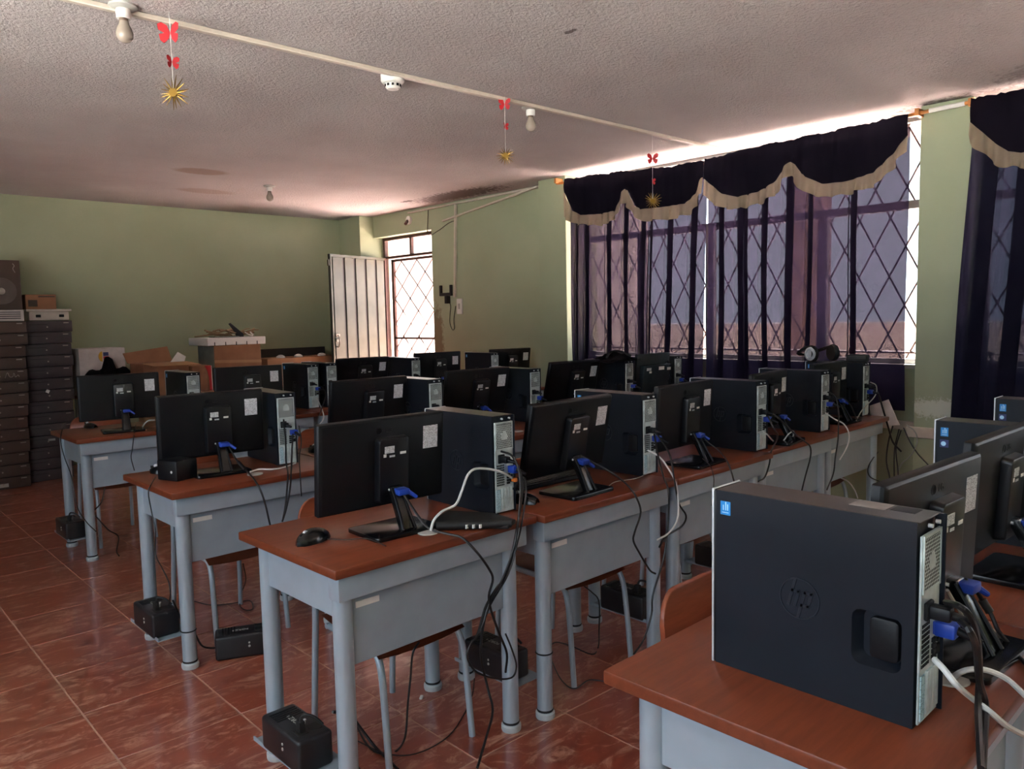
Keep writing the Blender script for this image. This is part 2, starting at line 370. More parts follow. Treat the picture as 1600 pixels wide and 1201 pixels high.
# windows with frame, mullions, panes and a welded lattice
def window(name, y0, y1, mulls):
    x = XW+.10; z0, z1 = 1.045, HC-.005
    fr = MB(); t = .035
    fr.box(x-.02, x+.02, y0, y0+t, z0, z1).box(x-.02, x+.02, y1-t, y1, z0, z1).box(x-.02, x+.02, y0, y1, z0, z0+t).box(x-.02, x+.02, y0, y1, z1-.02, z1)
    wn = struct(fr.obj(name, 'alu'))
    MB().box(x-.025, x+.025, y0, y1, 2.10, 2.155).obj('transom', 'alu', wn)
    ys = [y0]+mulls+[y1]
    for m in mulls: MB().box(x-.025, x+.025, m-.035, m+.035, z0, 2.10).obj('mullion', 'alu', wn)
    for a, b in zip(ys, ys[1:]):
        MB().box(x-.003, x+.003, a+.03, b-.03, z0+.03, 2.10).obj('pane', 'glass', wn); MB().box(x-.003, x+.003, a+.03, b-.03, 2.155, z1-.015).obj('pane', 'glass', wn)
    # lattice: two families of thin bars set behind the glass
    xl = x+.05; dz = .405; dy = .212; k = dy/dz
    H = z1-z0
    c = y0-H*k
    while c < y1+H*k:
        for s in (1, -1):
            ya, yb = c, c+s*k*H
            lo, hi = min(ya, yb), max(ya, yb)
            a, b = max(lo, y0), min(hi, y1)
            if b-a > .02:
                f_ = lambda y: z0+(y-c)/(s*k)
                MB().rod((xl, a, f_(a)), (xl, b, f_(b)), .0065, seg=6).obj('lattice_bar', 'rust', wn)
        c += dy
    MB().rod((xl, y0, 1.12), (xl, y1, 1.12), .010, seg=6).obj('lattice_rail', 'rust', wn)
    return wn
window('window_1', 1.845, 4.89, [2.60, 3.55, 4.25])
window('window_2', -1.9, 1.545, [.55, -.6])
# door opening: frame, transom light, lattice gate and the sheet-steel leaf standing open
dr = struct(MB().box(5.72, 5.77, 8.245, 8.29, 0, 2.43).box(5.72, 5.77, 7.145, 7.185, 0, 2.43).box(5.72, 5.77, 7.145, 8.29, 2.40, 2.436).box(5.72, 5.77, 7.145, 8.29, 2.175, 2.205).obj('door_1', 'rust'))
MB().box(5.725, 5.765, 7.70, 7.735, 2.205, 2.40).obj('transom_bar', 'rust', dr)
MB().box(5.744, 5.748, 7.185, 7.70, 2.205, 2.40).obj('pane', 'glass', dr); MB().box(5.744, 5.748, 7.735, 8.245, 2.205, 2.40).obj('pane', 'glass', dr)
MB().box(5.72, XW+.2, 8.29, 8.33, 0, 2.44).obj('door_jamb', 'wall', dr)
gate = struct(MB().box(5.80, 5.83, 8.185, 8.235, .02, 2.17).box(5.80, 5.83, 7.15, 7.19, .02, 2.17).box(5.80, 5.83, 7.15, 8.235, 2.14, 2.17).box(5.80, 5.83, 7.15, 8.235, .02, .06).box(5.80, 5.83, 7.15, 8.235, 1.17, 1.195).obj('door_2', 'rust'))
kk = .317/.31
c = 8.18-3
while c < 8.2+3:
    for s in (1, -1):
        ya, yb = 7.19, 8.185
        za, zb = 2.14+(ya-c)/(s*kk)*1, 2.14+(yb-c)/(s*kk)
        (zl, yl), (zh, yh) = sorted(((za, ya), (zb, yb)))
        if zh > .06 and zl < 2.14:
            if zl < .06: yl = yl+(yh-yl)*(.06-zl)/(zh-zl); zl = .06
            if zh > 2.14: yh = yl+(yh-yl)*(2.14-zl)/(zh-zl); zh = 2.14
            if zh-zl > .03: MB().rod((5.815, yl, zl), (5.815, yh, zh), .0075, seg=6).obj('lattice_bar', 'rust', gate)
    c += .317
leaf = thing('door_leaf', 'cream sheet-steel door with dark vertical grooves, standing open into the room', 'door', (5.69, 8.215, .02), 0)
L = .975; th = math.atan2(7.965-8.215, 4.735-5.69); leaf.rotation_euler = (0, 0, th)
def dl(x0, x1, y0, y1, z0, z1, nm, mt, bev=0): return MB().box(x0, x1, y0, y1, z0, z1, bev, 1).obj(nm, mt, leaf)
dl(0, L, -.012, .004, 0, 2.16, 'core_sheet', 'doordark')
xs = [.03, .205, .40, .59, .775, .945]
xs = [0.022, .19, .375, .56, .745, L-.03]
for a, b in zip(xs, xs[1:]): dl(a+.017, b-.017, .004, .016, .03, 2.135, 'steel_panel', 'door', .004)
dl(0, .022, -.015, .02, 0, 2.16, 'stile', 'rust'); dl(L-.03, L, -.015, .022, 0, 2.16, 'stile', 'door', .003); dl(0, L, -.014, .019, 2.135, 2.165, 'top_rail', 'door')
for z in (1.155, 1.215): MB().box(L-.10, L-.03, .016, .04, z, z+.035, .004, 1).obj('bolt', 'badge', leaf)
hn = MB().tube([(L-.06, .02, 1.10), (L-.06, .055, 1.10), (L-.06, .055, 1.22), (L-.06, .02, 1.22)], .007, 6, 3).obj('handle', 'badge', leaf)
MB().box(L-.005, L+.02, -.01, .015, 2.03, 2.10, .004, 1).obj('latch', 'door', leaf)
# outside: terracotta yard, low wall, a brick post
struct(MB().box(5.9, 40, -30, 40, -.4, -.3).obj('ground', 'pink'))
struct(MB().box(-40, -1.7, -30, 40, -.4, -.3).obj('ground', 'concrete'))
struct(MB().box(-1.7, 5.9, -30, -2.3, -.4, -.3).obj('ground', 'concrete'))
struct(MB().box(10.5, 10.7, -10, 7.95, -.3, 1.25).obj('wall_outside', 'plaster_out'))
struct(MB().box(10.5, 10.9, 8.0, 24, -.3, 3.4).obj('wall_outside', 'plaster_out'))  # wall added to tone down the glare seen through the door
struct(MB().box(8.6, 8.85, 3.95, 4.3, -.3, 4).obj('pillar_outside', 'brick_out'))
# panes in the openings behind the camera
wn = struct(MB().box(XL-.12, XL-.07, -1.3, -1.26, .9, 2.5).box(XL-.12, XL-.07, 3.66, 3.7, .9, 2.5).box(XL-.12, XL-.07, -1.3, 3.7, .9, .94).box(XL-.12, XL-.07, -1.3, 3.7, 2.46, 2.5).obj('window_3', 'alu'))
for i in range(4): MB().box(XL-.10, XL-.094, -1.26+i*1.23, -1.26+(i+1)*1.23-.03, 0.94, 2.46).obj('pane', 'glass', wn)
for i in range(1, 4): MB().box(XL-.12, XL-.07, -1.29+i*1.23, -1.26+i*1.23, .94, 2.46).obj('mullion', 'alu', wn)

# ------------------------------------------------------------------ curtains
def interp(pts, y):
    pts = sorted(pts)
    if y <= pts[0][0]: return pts[0][1]
    for (a, b), (c_, d) in zip(pts, pts[1:]):
        if y <= c_: return b+(d-b)*(y-a)/(c_-a)
    return pts[-1][1]
def drape(name, y0, y1, ztop, zbot, folds, mat, label, x=5.335, lean=lambda z: (0, 0), seed=1):
    rnd = random.Random(seed)
    # cloth path along y: gentle waves with a doubled-back pleat at every fold
    prm = [(y0, 0)]; path = [(y0, 0.0)]
    for c, wd in sorted(folds):
        path += [(c-wd*.9, 0), (c+wd*.5, .010), (c+wd*.6, .018), (c-wd*.4, .024), (c-wd*.5, .032), (c+wd*.9, .036)]
        path.append((c+wd*1.6, .004))
    path.append((y1, 0))
    P = catmull([(b, a, 0) for a, b in path], 5)
    n = len(P); rows = []; NZ = 26
    ph = [rnd.uniform(0, 6) for _ in range(4)]
    for k in range(NZ+1):
        t = k/NZ; z = ztop+(zbot-ztop)*t; row = []
        l0, l1 = lean(z)
        for p in P:
            u = (p.y-y0)/(y1-y0)
            xx = x-p.x*(.35+.65*min(1, t*2.5)) - .010*math.sin(9*u+ph[0]+t*1.5)*t - .004*math.sin(31*u+ph[1])
            yy = p.y + (1-u)*l0 + u*l1 + .012*math.sin(5*t+u*11+ph[2])*t
            row.append((xx, yy, z))
        rows.append(row)
    o = MB().grid(rows).obj(name, mat, None, 80)
    return tag(o, label, 'curtain')
drape('curtain', 3.36, 4.775, 2.56, .76, [(4.676, .03), (4.555, .035), (4.308, .045), (4.127, .045), (3.947, .04), (3.869, .025), (3.679, .045), (3.451, .05)], 'curtain', 'sheer purple curtain nearer the door, hanging in narrow dark pleats',
      lean=lambda z: (.0+.05*max(0, (2.2-z))/1.4, 0), seed=2)
drape('curtain', 1.885, 3.352, 2.57, .76, [(3.218, .04), (3.06, .045), (3.008, .02), (2.863, .04), (2.67, .05), (2.523, .03), (2.22, .035)], 'curtain', 'sheer purple curtain beside the bare green pillar, lattice showing through', seed=5)
drape('curtain', -.2, 1.515, 2.65, .70, [(1.40, .06), (1.22, .07), (1.0, .08), (.75, .06), (.45, .07), (.15, .07)], 'curtaindark', 'dark navy curtain on the window nearest the viewer, past the green pillar', x=5.33, lean=lambda z: (0, .05*(2.65-z)), seed=9)
def valance(name, ys, scallop, rb, ztop, label, seed):
    rnd = random.Random(seed); y0, y1 = ys; x = 5.285; n = int((y1-y0)/.022); rows = []
    NZ = 8
    for k in range(NZ+1):
        row = []
        for i in range(n+1):
            y = y0+(y1-y0)*i/n; zt = ztop(y); zb = interp(scallop, y)
            z = zt+(zb-zt)*k/NZ
            xx = x + .007*math.sin(y*47+seed)+.004*math.sin(y*113)*(1-k/NZ) - .012*math.sin(k/NZ*PI)
            row.append((xx, y, z+(.010*rnd.random() if k == 0 else 0)))
        rows.append(row)
    o = MB().grid(rows).obj(name, 'valance', None, 80)
    tag(o, label, 'valance')
    rows = []
    m = int((y1-y0)/.008)
    for k in range(5):
        row = []
        for i in range(m+1):
            y = y0+(y1-y0)*i/m; a = interp(scallop, y)+.006; b = interp(rb, y); fl = k/4
            pl = .019*math.sin(y*82+2.2*math.sin(y*9))*(.35+.65*fl)
            row.append((x-.012+pl-.012*fl, y+.012*math.sin(y*47)*fl, a+(b-a)*fl+.009*math.sin(y*39+2*math.sin(y*11))*fl))
        rows.append(row)
    r = MB().grid(rows).obj('ruffle', 'ruffle', o, 80); r['label'] = 'pleated cream ruffle along the hem'
    return o
v1 = [(4.80, 2.52), (4.781, 2.509), (4.699, 2.349), (4.59, 2.297), (4.376, 2.284), (4.208, 2.295), (4.165, 2.375), (4.145, 2.435), (4.108, 2.462), (4.07, 2.44), (4.045, 2.38), (4.013, 2.316), (3.941, 2.276), (3.707, 2.269), (3.515, 2.272), (3.422, 2.335), (3.395, 2.42), (3.368, 2.449)]
r1 = [(4.80, 2.31), (4.785, 2.304), (4.664, 2.23), (4.377, 2.191), (4.2, 2.225), (4.17, 2.27), (4.135, 2.345), (4.10, 2.36), (4.06, 2.30), (3.961, 2.193), (3.708, 2.167), (3.468, 2.193), (3.40, 2.25), (3.365, 2.34)]
v2 = [(3.362, 2.448), (3.32, 2.415), (3.193, 2.307), (3.064, 2.267), (2.889, 2.285), (2.752, 2.345), (2.70, 2.435), (2.656, 2.46), (2.615, 2.435), (2.58, 2.38), (2.542, 2.34), (2.419, 2.275), (2.253, 2.27), (2.083, 2.303), (1.963, 2.403), (1.879, 2.504)]
r2 = [(3.352, 2.33), (3.32, 2.28), (3.106, 2.178), (2.848, 2.204), (2.73, 2.27), (2.69, 2.345), (2.65, 2.36), (2.59, 2.28), (2.422, 2.185), (2.205, 2.192), (2.06, 2.23), (1.963, 2.304), (1.88, 2.411)]
v3 = [(1.53, 2.52), (1.503, 2.492), (1.44, 2.425), (1.389, 2.368), (1.322, 2.313), (1.257, 2.295), (1.0, 2.29), (.8, 2.36), (.72, 2.45), (.6, 2.33), (.3, 2.28), (-.2, 2.30)]
r3 = [(1.54, 2.46), (1.489, 2.359), (1.403, 2.289), (1.352, 2.237), (1.254, 2.212), (1.0, 2.21), (.8, 2.27), (.72, 2.35), (.6, 2.25), (.3, 2.2), (-.2, 2.22)]
valance('valance', (3.357, 4.80), v1, r1, lambda y: interp([(3.33, 2.583), (3.41, 2.584), (3.642, 2.579), (3.873, 2.594), (4.151, 2.612), (4.412, 2.624), (4.738, 2.636), (4.8, 2.636)], y)+.004*math.sin(y*20), 'dark navy valance with cream ruffle, over the curtain nearer the door', 1)
valance('valance', (1.878, 3.350), v2, r2, lambda y: interp([(1.866, 2.640), (2.1, 2.627), (2.386, 2.620), (2.618, 2.613), (2.867, 2.612), (3.077, 2.597), (3.331, 2.586)], y)+.004*math.sin(y*23), 'dark navy scalloped valance with cream ruffle, beside the bare pillar', 3)
valance('valance', (-.2, 1.53), v3, r3, lambda y: 2.655, 'dark navy valance with frayed cream ruffle past the green pillar', 6)
rod = thing('curtain_rod', 'orange wooden curtain rod running under the ceiling along the window wall', 'rod')
MB().tube([(5.352, -.5, 2.658), (5.352, 1.6, 2.655), (5.352, 2.5, 2.603), (5.352, 3.4, 2.568), (5.352, 4.2, 2.601), (5.352, 4.95, 2.631)], .011, 10, 6).obj('pole', 'rod', rod)
for y in (1.54, 1.84, 4.93): MB().box(5.31, 5.41, y-.012, y+.012, 2.628, 2.672).obj('bracket', 'rod', rod)
MB().rod((5.352, 1.58, 2.655), (5.352, 1.78, 2.651), .014, seg=10).obj('sleeve', 'white', rod)

# ------------------------------------------------------------------ ceiling fittings and decorations
def duct(pts, w_, label):
    o = MB()
    for a, b in zip(pts, pts[1:]):
        a, b = Vector(a), Vector(b); d = (b-a); mt = Matrix.Translation((a+b)/2) @ d.to_track_quat('X', 'Z').to_matrix().to_4x4()
        o.box(-d.length/2-w_*.3, d.length/2+w_*.3, -w_/2, w_/2, -w_*.35, w_*.35, .003, 1, mt)
    return tag(o.obj('cable_duct', 'pvc'), label, 'duct')
duct([(.2, 3.44, 2.688), (5.56, 3.33, 2.688)], .03, 'long ivory cable duct crossing the ceiling past bulbs and detector')
duct([(5.585, 7.54, 2.665), (5.585, 5.25, 2.684)], .028, 'ivory cable duct running level along the wall top above the door')
duct([(5.575, 6.665, 2.66), (5.575, 6.72, 1.66)], .03, 'vertical ivory cable duct dropping down the wall to the switch')
duct([(5.55, 6.86, 2.50), (5.55, 5.4, 2.68)], .026, 'loose ivory duct slanting across the wall beside the door')
def bulb(x, y, label, s=1):
    t = thing('ceiling_bulb', label, 'bulb', (x, y, HC), 0)
    MB().lathe([(.055, 0), (.055, -.008), (.045, -.014), (.03, -.016), (0, -.016)]).obj('base_plate', 'pale', t)
    MB().lathe([(.026, -.012), (.028, -.03), (.026, -.052), (0, -.052)]).obj('lamp_holder', 'white', t)
    MB().lathe([(.017, -.05), (.017, -.064), (0, -.064)]).obj('screw_cap', 'brass', t)
    MB().lathe([(.017, -.062), (.02, -.075), (.028, -.09), (.033, -.108), (.031, -.125), (.022, -.138), (.010, -.144), (0, -.145)]).obj('glass_bulb', 'bulbglass', t)
bulb(1.135, 3.39, 'bare light bulb on the ceiling beside the red butterfly, far from windows')
bulb(3.49, 3.435, 'bare light bulb between the ceiling duct and the windows')
bulb(3.54, 6.95, 'bare light bulb hanging from the ceiling in front of the green wall')
t = thing('smoke_detector', 'white round smoke detector on the ceiling under the cable duct', 'detector', (2.48, 3.45, HC))
MB().lathe([(.062, 0), (.062, -.03), (.054, -.042), (.05, -.044), (0, -.044)], 24).obj('body', 'white', t)
MB().lathe([(.040, -.044), (.040, -.062), (.03, -.072), (0, -.074)], 24).obj('sensor_head', 'white', t)
for k in range(10):
    a = 2*PI*k/10; MB().box(-.006, .006, .036, .043, -.060, -.048, 0, 1, Matrix.Rotation(a, 4, 'Z')).obj('vent', 'dark', t)
def butterfly(parent, z, s, name='butterfly', rz=0):
    R = Matrix.Translation((0, 0, z)) @ Matrix.Rotation(rz, 4, 'Z')
    o = MB()
    for sg in (-1, 1):
        up_ = [(.001*sg, .004), (.012*sg, .034), (.034*sg, .046), (.049*sg, .036), (.046*sg, .012), (.02*sg, -.003), (.001*sg, -.003)]
        lo_ = [(.001*sg, .002), (.02*sg, .0), (.044*sg, -.008), (.040*sg, -.034), (.026*sg, -.046), (.008*sg, -.026)]
        for poly in (up_, lo_):
            fold = .45
            o.prism([(a*s, b*s) for a, b in poly], lambda a, b, c: R @ Vector((a, abs(a)*fold*-1+c, b)), .0015)
    return o.obj(name, 'red', parent)
def star(parent, z, r):
    o = MB(); rnd = random.Random(int(r*1000))
    for k in range(18):
        a = 2*PI*k/18; t_ = rnd.uniform(-.35, .35); L_ = r*rnd.uniform(.8, 1.05)
        d = Vector((math.cos(a)*math.cos(t_), math.sin(t_), math.sin(a)*math.cos(t_)))
        o.rod(Vector((0, 0, z))+d*.006, Vector((0, 0, z))+d*L_, .0045, .0008, 5)
    o.rod((0, -.008, z), (0, .008, z), r*.25, seg=10)
    return o.obj('tinsel_star', 'gold', parent)
def deco(x, y, zs, label, s=1, rz=.8):
    t = thing('hanging_ornament', label, 'ornament', (x, y, 0), -rz, 'ceiling ornaments with stars')
    MB().rod((0, 0, HC), (0, 0, zs[2]), .0012, seg=4).obj('string', 'white', t)
    butterfly(t, zs[0], .9*s); b = butterfly(t, zs[1], .55*s, 'small_butterfly', .9); star(t, zs[2], .072*s)
deco(1.297, 3.34, (2.615, 2.50, 2.378), 'red butterflies and gold star on a string, beside the largest bulb')
deco(3.2, 3.36, (2.653, 2.53, 2.363), 'red butterflies and gold star on a string, below the duct near mid-ceiling', .8)
deco(4.634, 3.36, (2.518, 2.362, 2.224), 'red butterflies and gold star on a string, before the scalloped valance', .9)
# wall fittings
t = thing('phone_holder', 'black forked holder fixed on the wall beside the switch', 'holder', (5.60, 6.85, 1.70))
MB().box(-.06, -.03, -.105, -.075, .0, .09, .004, 1).box(-.06, -.03, .075, .105, 0, .09, .004, 1).box(-.06, -.03, -.105, .105, -.03, .005, .004, 1).obj('fork', 'rubber', t)
MB().box(-.055, 0, -.022, .022, -.115, -.03, .004, 1).obj('stem', 'rubber', t)
t = thing('wall_switch', 'white switch plate on the wall below the vertical duct', 'switch', (5.60, 6.66, 1.55))
MB().box(-.018, 0, -.045, .045, -.085, .085, .004, 1).obj('plate', 'white', t); MB().box(-.024, -.018, -.015, .015, -.03, .03, .002, 1).obj('rocker', 'pale', t)
t = thing('wall_lamp_socket', 'small white lamp socket on the beam above the door', 'socket', (5.60, 7.55, 2.58))
MB().lathe([(.05, 0), (.048, .02), (.03, .03), (0, .03)], 16, Matrix.Rotation(-PI/2, 4, 'Y')).obj('base', 'white', t)
MB().rod((-.03, 0, -.01), (-.08, -.03, -.05), .018, seg=10).obj('holder', 'rust', t)
t = thing('wall_outlet', 'beige surface outlet box low on the wall past the last table leg', 'outlet', (5.60, 1.98, .13))
MB().box(-.05, 0, -.06, .06, -.05, .05, .006, 1).obj('box', 'pale', t); MB().box(-.056, -.05, -.03, .03, -.02, .02).obj('face', 'white', t)

# ------------------------------------------------------------------ desks
HD = .7578; DW = .79; DD = .585
ROW = {'second': 'second row', 'third': 'third row', 'back': 'back row', 'nearest': 'nearest row'}
POS = ['aisle-end', 'second', 'third', 'fourth', 'window-end']
def desk_kit(W):
    k = Kit(); T = .028
    k.add('tabletop', MB().box(0, W, 0, DD, HD-T, HD, .005, 2).mesh('tabletop', 'top'))
    def leg(x, y):
        return (MB().rod((x, y, .022), (x, y, HD-T), .0285, seg=20).mesh('leg', 'steel'),
                (('foot_cap', MB().lathe([(.033, 0), (.035, .006), (.035, .02), (.030, .024)], 20, Matrix.Translation((x, y, 0))).mesh('foot_cap', 'cap')),
                 ('rubber_ring', MB().lathe([(.0292, .026), (.0305, .030), (.0292, .034)], 20, Matrix.Translation((x, y, 0))).mesh('rubber_ring', 'rubber'))))
    for x in (.062, W-.072):
        for y in (.075, DD-.075):
            me, kids = leg(x, y); k.add('leg', me, kids)
    ap = MB().prism([(.026, HD-T), (W-.022, HD-T), (W-.022, HD-.105), (.026, HD-.105)], lambda a, b, c: (a, .030+c, b), .055, .004)
    k.add('apron', ap.mesh('apron', 'steel'))
    k.add('modesty_panel', MB().box(.088, W-.098, .072, .086, .442, HD-.10, .002, 1).mesh('modesty_panel', 'panel'), (('label_strip', MB().box(.105, .185, .0695, .072, HD-.150, HD-.132).mesh('label_strip', 'white')),))
    k.add('side_panel', MB().box(.050, .064, .085, DD-.085, .588, HD-T, .002, 1).mesh('side_panel', 'steel'))
    k.add('side_panel', MB().box(W-.074, W-.062, .085, DD-.085, .588, HD-T, .002, 1).mesh('side_panel', 'steel'))
    k.add('rear_rail', MB().box(.09, W-.1, DD-.085, DD-.06, .66, HD-T, .002, 1).mesh('rear_rail', 'steel'))
    sh = MB().box(-.048, .090, .115, DD-.14, .128, .132, .001, 1).box(-.048, -.044, .115, DD-.14, .132, .142)
    k.add('regulator_shelf', sh.mesh('regulator_shelf', 'panel'))
    k.add('grommet', MB().lathe([(.030, 0), (.034, .002), (.033, .005), (.012, .006), (0, .003)], 20, Matrix.Translation((.40, .105, HD))).mesh('grommet', 'pale'))
    return k
DK = {}
def desk(x, y, W, row, i, rz=0):
    key = round(W, 3)
    if key not in DK: DK[key] = desk_kit(W)
    t = thing('computer_desk', 'grey steel desk with red wood top, %s one of the %s' % (POS[i], ROW[row]), 'desk', (x, y, 0), rz, 'computer desks in rows')
    DK[key].place(t); return t
DX = {'second': [1.062, 1.856, 2.645, 3.445, 4.245], 'third': [1.12, 1.93, 2.74, 3.55, 4.36], 'back': [1.285, 2.09, 2.90, 3.71, 4.52], 'nearest': [1.105, 1.866, 2.66]}
DW_ = {'second': .786, 'third': .80, 'back': .795, 'nearest': .755}
DY = {'second': [1.815, 1.795, 1.795, 1.83, 1.86], 'third': [3.14]*5, 'back': [5.075]*5, 'nearest': [.338]*3}
for r in DX:
    for i, x in enumerate(DX[r]): desk(x, DY[r][i], DW_[r], r, i, .01 if (r, i) == ('second', 0) else 0)

# ------------------------------------------------------------------ chairs (seat and backrest of bent plywood on a bent tube frame)
def chair_kit():
    k = Kit(); w_ = .36
    rows = []
    for i in range(9):                                            # seat, front at y=0, sitter faces -y
        v = i/8; row = []
        for j in range(9):
            u = j/8; x = (u-.5)*w_*(.98-.10*v)
            z = .405 - .012*math.sin(PI*u)*(1-.5*v) - (.028*(1-v*6)**2 if v < 1/6 else 0) + (.012*(v-.8)*5 if v > .8 else 0)
            row.append((x, .015+v*.37, z))
        rows.append(row)
    b = MB().grid(rows)
    def thick(b, d, nm):
        r = bmesh.ops.solidify(b.bm, geom=b.bm.faces[:], thickness=d); return b.mesh(nm, 'seat', 50)
    k.add('seat', thick(b, .012, 'seat'))
    pr = rounded(.37, .185, .07, 6); b = MB()
    b.prism(pr, lambda a, c_, t: (a, .440+t+.10*c_ - .45*a*a + .03, .715+c_), .013, .003)
    k.add('backrest', b.mesh('backrest', 'seat', 50))
    r = .0115
    for s in (-1, 1):
        X = s*.165
        k.add('leg', MB().tube([(X*1.04, -.015, 0), (X*1.02, .005, .22), (X, .020, .325), (X*.97, .050, .374), (X*.95, .11, .386), (X*.93, .34, .388)], r, 10, 6).mesh('leg', 'steel'))
        k.add('leg', MB().tube([(X*1.02, .445, 0), (X*1.0, .430, .22), (X*.95, .425, .42), (X*.86, .455, .58), (X*.80, .478, .70)], r, 10, 6).mesh('leg', 'steel'))
    k.add('cross_tube', MB().rod((-.155, .36, .382), (.155, .36, .382), .010, seg=10).mesh('cross_tube', 'steel'))
    return k
CK = chair_kit()
def chair(x, y, row, i, rz=0):
    t = thing('school_chair', 'red plywood chair on grey tubes, tucked under %s desk of %s' % (POS[i], ROW[row]), 'chair', (x, y, 0), rz, 'plywood chairs behind the desks'); CK.place(t)
for i, (x, y, rz) in enumerate([(1.48, 1.975, .01), (2.33, 1.955, -.03), (3.10, 1.99, .04), (3.88, 2.0, 0), (4.62, 2.0, .05)]): chair(x, y, 'second', i, rz)
for i, (x, y, rz) in enumerate([(1.50, 3.31, .04), (2.33, 3.55, 0), (3.12, 3.36, -.05), (3.94, 3.36, .03), (4.72, 3.36, 0)]): chair(x, y, 'third', i, rz)
for i, (x, y, rz) in enumerate([(1.635, 5.40, .0), (2.50, 5.32, .06), (3.28, 5.32, -.04), (4.08, 5.32, 0), (4.86, 5.32, .03)]): chair(x, y, 'back', i, rz)
for i, (x, y, rz) in enumerate([(1.575, .525, 0), (2.27, .53, .03)]): chair(x, y, 'nearest', i, rz)

# ------------------------------------------------------------------ small tower cases
PW, PD, PH = .094, .377, .338
def hexcell(b, cx, cz, ro, ri, y):
    pts = [[b.bm.verts.new((cx+r*math.cos(PI/6+PI/3*k), y, cz+r*math.sin(PI/6+PI/3*k))) for k in range(6)] for r in (ro, ri)]
    for k in range(6): b.bm.faces.new((pts[0][k], pts[0][(k+1) % 6], pts[1][(k+1) % 6], pts[1][k]))
def logo_mesh():
    """raised ring with slanted h and p, on a side panel that faces -x; built in (a=along, b=up)"""
    b = MB(); R = .037; sh = .26
    P = lambda a, c_, t: (-t, -a, c_)
    n = 40
    for (r0, r1) in ((R, R-.0022),):
        A = [[b.bm.verts.new(P(r*math.cos(2*PI*k/n), r*math.sin(2*PI*k/n), t)) for k in range(n)] for r, t in ((r0, 0), (r0, .0014), (r1, .0014), (r1, 0))]
        for q in range(3):
            for k in range(n): b.bm.faces.new((A[q][k], A[q][(k+1) % n], A[q+1][(k+1) % n], A[q+1][k]))
    def stroke(pts, w_):
        for (a0, b0), (a1, b1) in zip(pts, pts[1:]):
            q = [(a0, b0), (a1, b1)]
            d = Vector((a1-a0, b1-b0)).normalized(); nx = Vector((-d.y, d.x))*w_/2
            poly = [(a0+nx.x-d.x*w_*.3, b0+nx.y-d.y*w_*.3), (a1+nx.x+d.x*w_*.3, b1+nx.y+d.y*w_*.3), (a1-nx.x+d.x*w_*.3, b1-nx.y+d.y*w_*.3), (a0-nx.x-d.x*w_*.3, b0-nx.y-d.y*w_*.3)]
            b.prism([(x+y*sh, y) for x, y in poly], P, .0013)
    stroke([(-.0165, -.014), (-.0165, .033)], .0055)                       # h stem to the ring
    stroke([(-.0165, .013), (-.0045, .013), (-.0045, -.014)], .0055)         # h arch
    stroke([(.0065, .013), (.0065, -.033)], .0055)                           # p stem to the ring
    stroke([(.0065, .013), (.0190, .013), (.0190, -.011), (.0065, -.011)], .0055)
    return b.mesh('maker_logo', 'logo')
def sticker_mesh(y0, z0, s=.021):
    return MB().box(-.0008, 0, y0-s/2, y0+s/2, z0-s*.62, z0+s*.62, .0004, 1).mesh('sticker', 'skyblue')
def glyph_mesh(y0, z0):
    b = MB()
    for dy, h in ((-.005, .012), (-.001, .016), (.004, .010)): b.box(-.0011, -.0008, y0+dy-.0011, y0+dy+.0011, z0-.004, z0-.004+h)
    b.box(-.0011, -.0008, y0-.007, y0+.007, z0-.009, z0-.0075)
    return b.mesh('sticker_print', 'stickerglyph')
